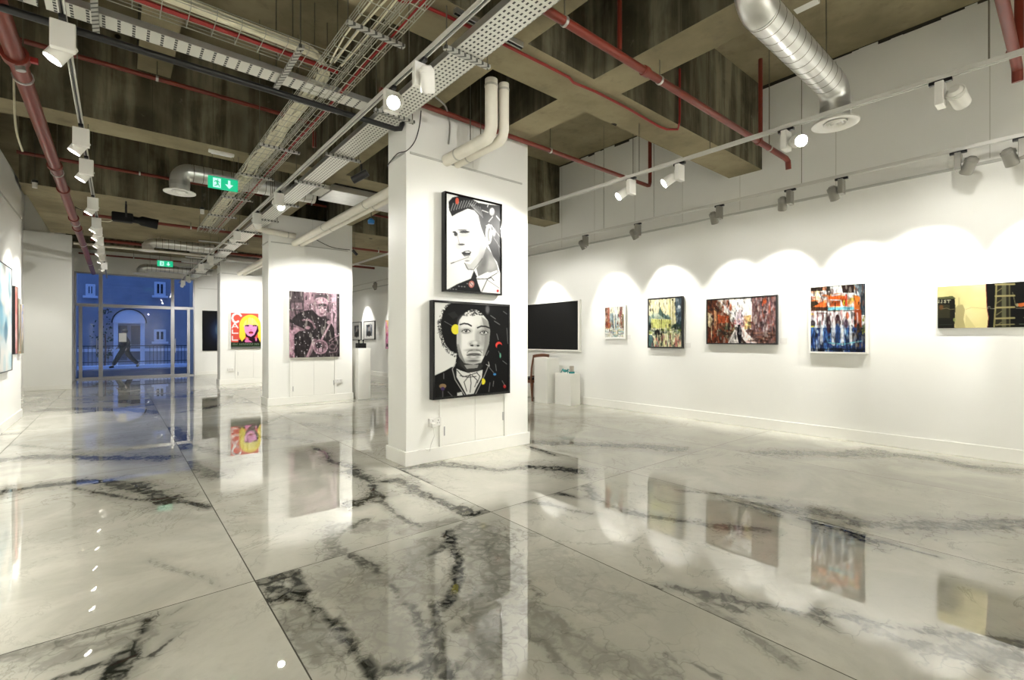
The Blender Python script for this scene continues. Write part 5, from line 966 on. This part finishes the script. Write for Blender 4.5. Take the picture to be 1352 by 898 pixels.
def cable(pts, r, mat, label, group): return tag(MB().tube(pts, r, 6).build('cable', mat, smooth=True), label, 'cable', group)
def smoothpts(pts, n=6):
    out = []
    P_ = [pts[0]]+pts+[pts[-1]]
    for i in range(1, len(P_)-2):
        for k in range(n):
            t = k/n; p0, p1, p2, p3 = [Vector(P_[i+j]) for j in (-1, 0, 1, 2)]
            out.append(.5*((2*p1)+(-p0+p2)*t+(2*p0-5*p1+4*p2-p3)*t*t+(-p0+3*p1-3*p2+p3)*t**3))
    out.append(Vector(pts[-1])); return out
for k in range(16):                         # bundle that comes across and turns down the room
    o = rr.uniform(-.055, .055); h = rr.uniform(0, .06); pts = []
    x = -1.2
    while x < 1.15: pts.append((x, 4.09+o+rr.uniform(-.014, .014), 3.672+h+rr.uniform(0, .012))); x += .35
    pts += [(1.26+o*.3, 4.13+o, 3.69+h), (1.38+o, 4.24+o*.5, 3.68+h), (1.41+o, 4.4, 3.65+h)]
    y = 4.7
    while y < 11.6: pts.append((1.40+o*1.3+rr.uniform(-.025, .025), y, 3.612+h+rr.uniform(0, .03))); y += .34
    cable(smoothpts(pts, 4), .0105, 'cream', 'cream cable bundled along the crossing basket and turning into the long one', 'cream bundled cables')
for k in range(3):
    o = (k-1)*.05; pts = [(1.40+o+rr.uniform(-.03, .03), y*.4, 3.615+rr.uniform(0, .02)) for y in range(1, 11)]
    cable(smoothpts(pts, 4), .007, 'cream', 'loose cream cable in the near end of the long basket', 'loose cream cables')
cable(smoothpts([(1.60+rr.uniform(-.012, .012), .3+k*.5, 3.615) for k in range(24)], 3), .011, 'redbright', 'bright red cable lying in the narrow wire basket', None)
cable([(-1.2, 4.21, 3.68), (1.5, 4.22, 3.68)], .02, 'redbright', 'stout red cable lying in the crossing wire basket', None)
lp = [(1.60, 2.5, 3.63), (1.58, 2.75, 3.68), (1.52, 3.0, 3.72), (1.5, 3.08, 3.66), (1.56, 3.0, 3.6)]
cable(smoothpts([(1.62, 2.2, 3.64), (1.58, 2.55, 3.70), (1.44, 2.78, 3.72), (1.42, 2.95, 3.66), (1.5, 3.0, 3.64), (1.6, 2.9, 3.63)], 6), .01, 'redbright', 'looped red cable end at the top of the narrow basket', None)
cable(smoothpts([at(556, 146, Y=4.42), at(554, 165, Y=4.415), at(548, 186, Y=4.412), at(537, 199, Y=4.41), Vector((2.262, 4.6, 3.26)), Vector((2.262, 4.84, 3.2))], 6), .005, 'black', 'thin black cable draped round the top left corner of the near pillar', None)
cable(smoothpts([at(575, 128, Y=4.0), at(588, 140, Y=4.2), at(592, 155, Y=4.41), at(594, 170, Y=4.415), at(592, 190, Y=4.415)], 6), .009, 'galv', 'grey flexible conduit on the upper front of the near pillar', None)
for px in (608, 621.5):
    x = at(px, 150, Y=4.39).x; tag(MB().tube([(x, 4.2, 3.32), (x, 4.2, SLAB)], .006, 6).build('support_rod', 'rod'), 'dark threaded rod above the lagged pipes on the near pillar', 'rod', 'support rods')
cable(smoothpts([at(405, 308, Y=10.1), at(420, 318, Y=10.1), at(440, 327, Y=10.1), at(462, 330, Y=10.1)], 6), .007, 'black', 'thin black cable drooping across the top of the middle pillar', None)
cable(smoothpts([(-.55, 10.9, 3.55), (-.42, 10.9, 3.5), (-.3, 10.9, 3.4), (-.25, 10.9, 3.36)], 5), .008, 'black', 'short black cable from the thick red main to the left track', None)
cable(smoothpts([(-.24, 10.95, 3.38), (-.1, 11, 3.4), (-.0, 11.0, 3.5)], 5), .007, 'cream', 'thin pale cable leading to the black projector lamp', None)
cable(smoothpts([at(18, 90, Y=6.9), at(19, 140, Y=6.9), at(22, 175, Y=6.9), at(30, 200, Y=6.9)], 5), .01, 'cream', 'pale cable dangling in the far left of the ceiling', None)

# ------------------------------------------------------------------ exit signs
def exit_sign(label, x0, x1, y, z0, z1, top):
    t = thing('exit_sign', label, 'exit sign', ((x0+x1)/2, y, z0), 'green exit signs')
    MB().bevbox(x0, x1, y-.012, y+.012, z0, z1, .003).build('green_panel', 'green', t); MB().bevbox(x0-.005, x1+.005, y-.02, y+.02, z1, z1+.025, .004).build('housing', 'alu', t)
    w, h = x1-x0, z1-z0
    for yy_, s in ((y-.0135, 1), (y+.0135, -1)):
        m = MB(); f = lambda u, v, d: ((x0+u*w) if s == 1 else (x1-u*w), yy_+d, z0+v*h)
        def pl(p): m.prism(p, f, -.0008, .0008)
        pl([(.16,.1),(.42,.1),(.42,.88),(.16,.88)])
        pl([(.66,.85),(.74,.85),(.74,.5),(.84,.5),(.70,.14),(.56,.5),(.66,.5)]); m.build('pictogram', 'signwhite', t)
        m = MB(); yy_ -= s*.0012
        pl([(.3,.74),(.335,.74),(.335,.82),(.3,.82)]); pl([(.24,.68),(.33,.7),(.34,.45),(.29,.42)]); pl([(.29,.45),(.34,.45),(.31,.28),(.22,.2),(.2,.25),(.27,.33)]); pl([(.31,.46),(.35,.42),(.38,.28),(.39,.16),(.36,.16),(.34,.3)]); pl([(.33,.68),(.4,.56),(.38,.52),(.32,.62)]); pl([(.24,.68),(.19,.56),(.21,.52),(.27,.63)])
        m.build('running_figure', 'green', t)
    for x in (x0+.05, x1-.05): MB().tube([(x, y, z1+.02), (x, y, top)], .003, 6).build('hanger_rod', 'rod', t)
a, b_ = at(274.5, 229, Y=7.45), at(314, 251.6, Y=7.45); exit_sign('green emergency exit sign with running figure and down arrow, nearer and larger', a.x, b_.x, 7.45, 3.34, 3.50, SOF)
exit_sign('green emergency exit sign near the shopfront, farther and smaller', .86, 1.22, 16.6, 3.38, 3.54, SLAB)
# ------------------------------------------------------------------ other ceiling bits
t = thing('projector_lamp', 'black gobo projector hanging left of the near exit sign', 'projector', (.2, 11.0, 3.45)); 
m = MB(); m.bevbox(-.08, .22, 10.92, 11.08, 3.42, 3.58, .02); m.build('lamp_body', 'matblack', t)
MB().tube([(.2, 11, 3.49), (.3, 11, 3.48), (.34, 11, 3.48), (.58, 11, 3.45)], .06, 18, radii=[.06, .06, .085, .09]).build('barrel', 'matblack', t, True)
m = MB(); m.bar((.12, 10.9, 3.5), (.12, 10.9, 3.72), .03, .006); m.bar((.12, 11.1, 3.5), (.12, 11.1, 3.72), .03, .006); m.bar((.12, 10.9, 3.72), (.12, 11.1, 3.72), .03, .006); m.tube([(.12, 11, 3.72), (.12, 11, SOF)], .012, 8); m.build('yoke', 'black', t)
a, b_ = at(277, 195, Z=3.78), at(311, 203, Z=3.78)
t = thing('batten_light', 'white unlit batten fixed under the streaked beam above the exit sign', 'light fitting', (a.x, 7.3, 3.76)); MB().bevbox(a.x, b_.x, 7.27, 7.33, 3.765, 3.80, .006).build('housing', 'fixture', t); MB().tube([(a.x+.03, 7.3, 3.757), (b_.x-.03, 7.3, 3.757)], .009, 8).build('tube', 'paper', t)
for px, py, l in ((46, 244, 'small pendant sensor left of the thick red main'), (267, 279, 'small pendant sensor right of the black projector')):
    p = at(px, py, Z=3.55); t = thing('pendant_sensor', l, 'sensor', p); MB().lathe([(0, -.05), (.03, -.045), (.03, .03), (0, .03)], 14, p).build('sensor_body', 'fixture', t, True); MB().lathe([(.032, .03), (.036, .03), (.036, .06), (0, .06)], 14, p).build('cap', 'black', t, True); MB().tube([p+Vector((0, 0, .05)), Vector((p.x, p.y, SLAB if p.y < 10.75 else SOF))], .003, 6).build('cord', 'black', t)
t = thing('camera_spot', 'black spotlight hanging under the long tray left of the near pillar', 'spotlight', (2.2, 5.65, 3.3)); MB().tube([(2.3, 5.65, 3.46), (2.3, 5.65, 3.36)], .012, 8).build('stem', 'black', t); MB().tube([(2.36, 5.6, 3.36), (2.22, 5.72, 3.26)], .045, 16).build('lamp_head', 'black', t, True)
p = at(468, 333, Y=10.0); t = thing('camera_spot', 'small black cylinder hanging at the right edge of the middle pillar', 'spotlight', p); MB().tube([p+Vector((-.04, 0, .04)), p+Vector((.05, -.02, -.06))], .03, 12).build('lamp_head', 'black', t, True); MB().tube([p, p+Vector((0, 0, .5))], .004, 6).build('stem', 'rod', t)
p = at(1070/4.967+0, 0, Y=7.4) if False else None
a = at(1063, 3, Z=4.0)
t = thing('luminaire', 'white square fitting at the top edge beside the spiral duct', 'light fitting', (4.55, 1.9, 4.9)); p = at(1070, 2, Z=4.5); MB().bevbox(p.x-.1, p.x+.1, p.y-.05, p.y+.15, 4.5, 4.56, .005).build('diffuser', 'fixture', t); MB().tube([(p.x, p.y, 4.56), (p.x, p.y, SLAB)], .005, 6).build('hanger_rod', 'rod', t)

# ------------------------------------------------------------------ daylight, camera, view
w = bpy.data.worlds.new('dusk'); bpy.context.scene.world = w; w.use_nodes = True; bg = w.node_tree.nodes['Background']; bg.inputs[0].default_value = (.13, .24, .62, 1); bg.inputs[1].default_value = .42
cam = bpy.data.cameras.new('camera'); co = bpy.data.objects.new('camera', cam); C.objects.link(co); co.location = (0, 0, EYE); co.rotation_euler = (PI/2, 0, -YAW)
cam.sensor_width = 36; cam.lens = F/1352*36; cam.clip_start = .05; cam.clip_end = 200; bpy.context.scene.camera = co
s = bpy.context.scene; s.view_settings.view_transform = 'Standard'; s.view_settings.look = 'None'; s.view_settings.gamma = 1; s.view_settings.use_curve_mapping = False; s.view_settings.exposure = 1.9
s.cycles.max_bounces = 10; s.cycles.diffuse_bounces = 6; s.cycles.glossy_bounces = 5; s.cycles.sample_clamp_indirect = 8; s.cycles.caustics_reflective = False; s.cycles.caustics_refractive = False
for o in bpy.data.objects:
    if '_o' in o: del o['_o']
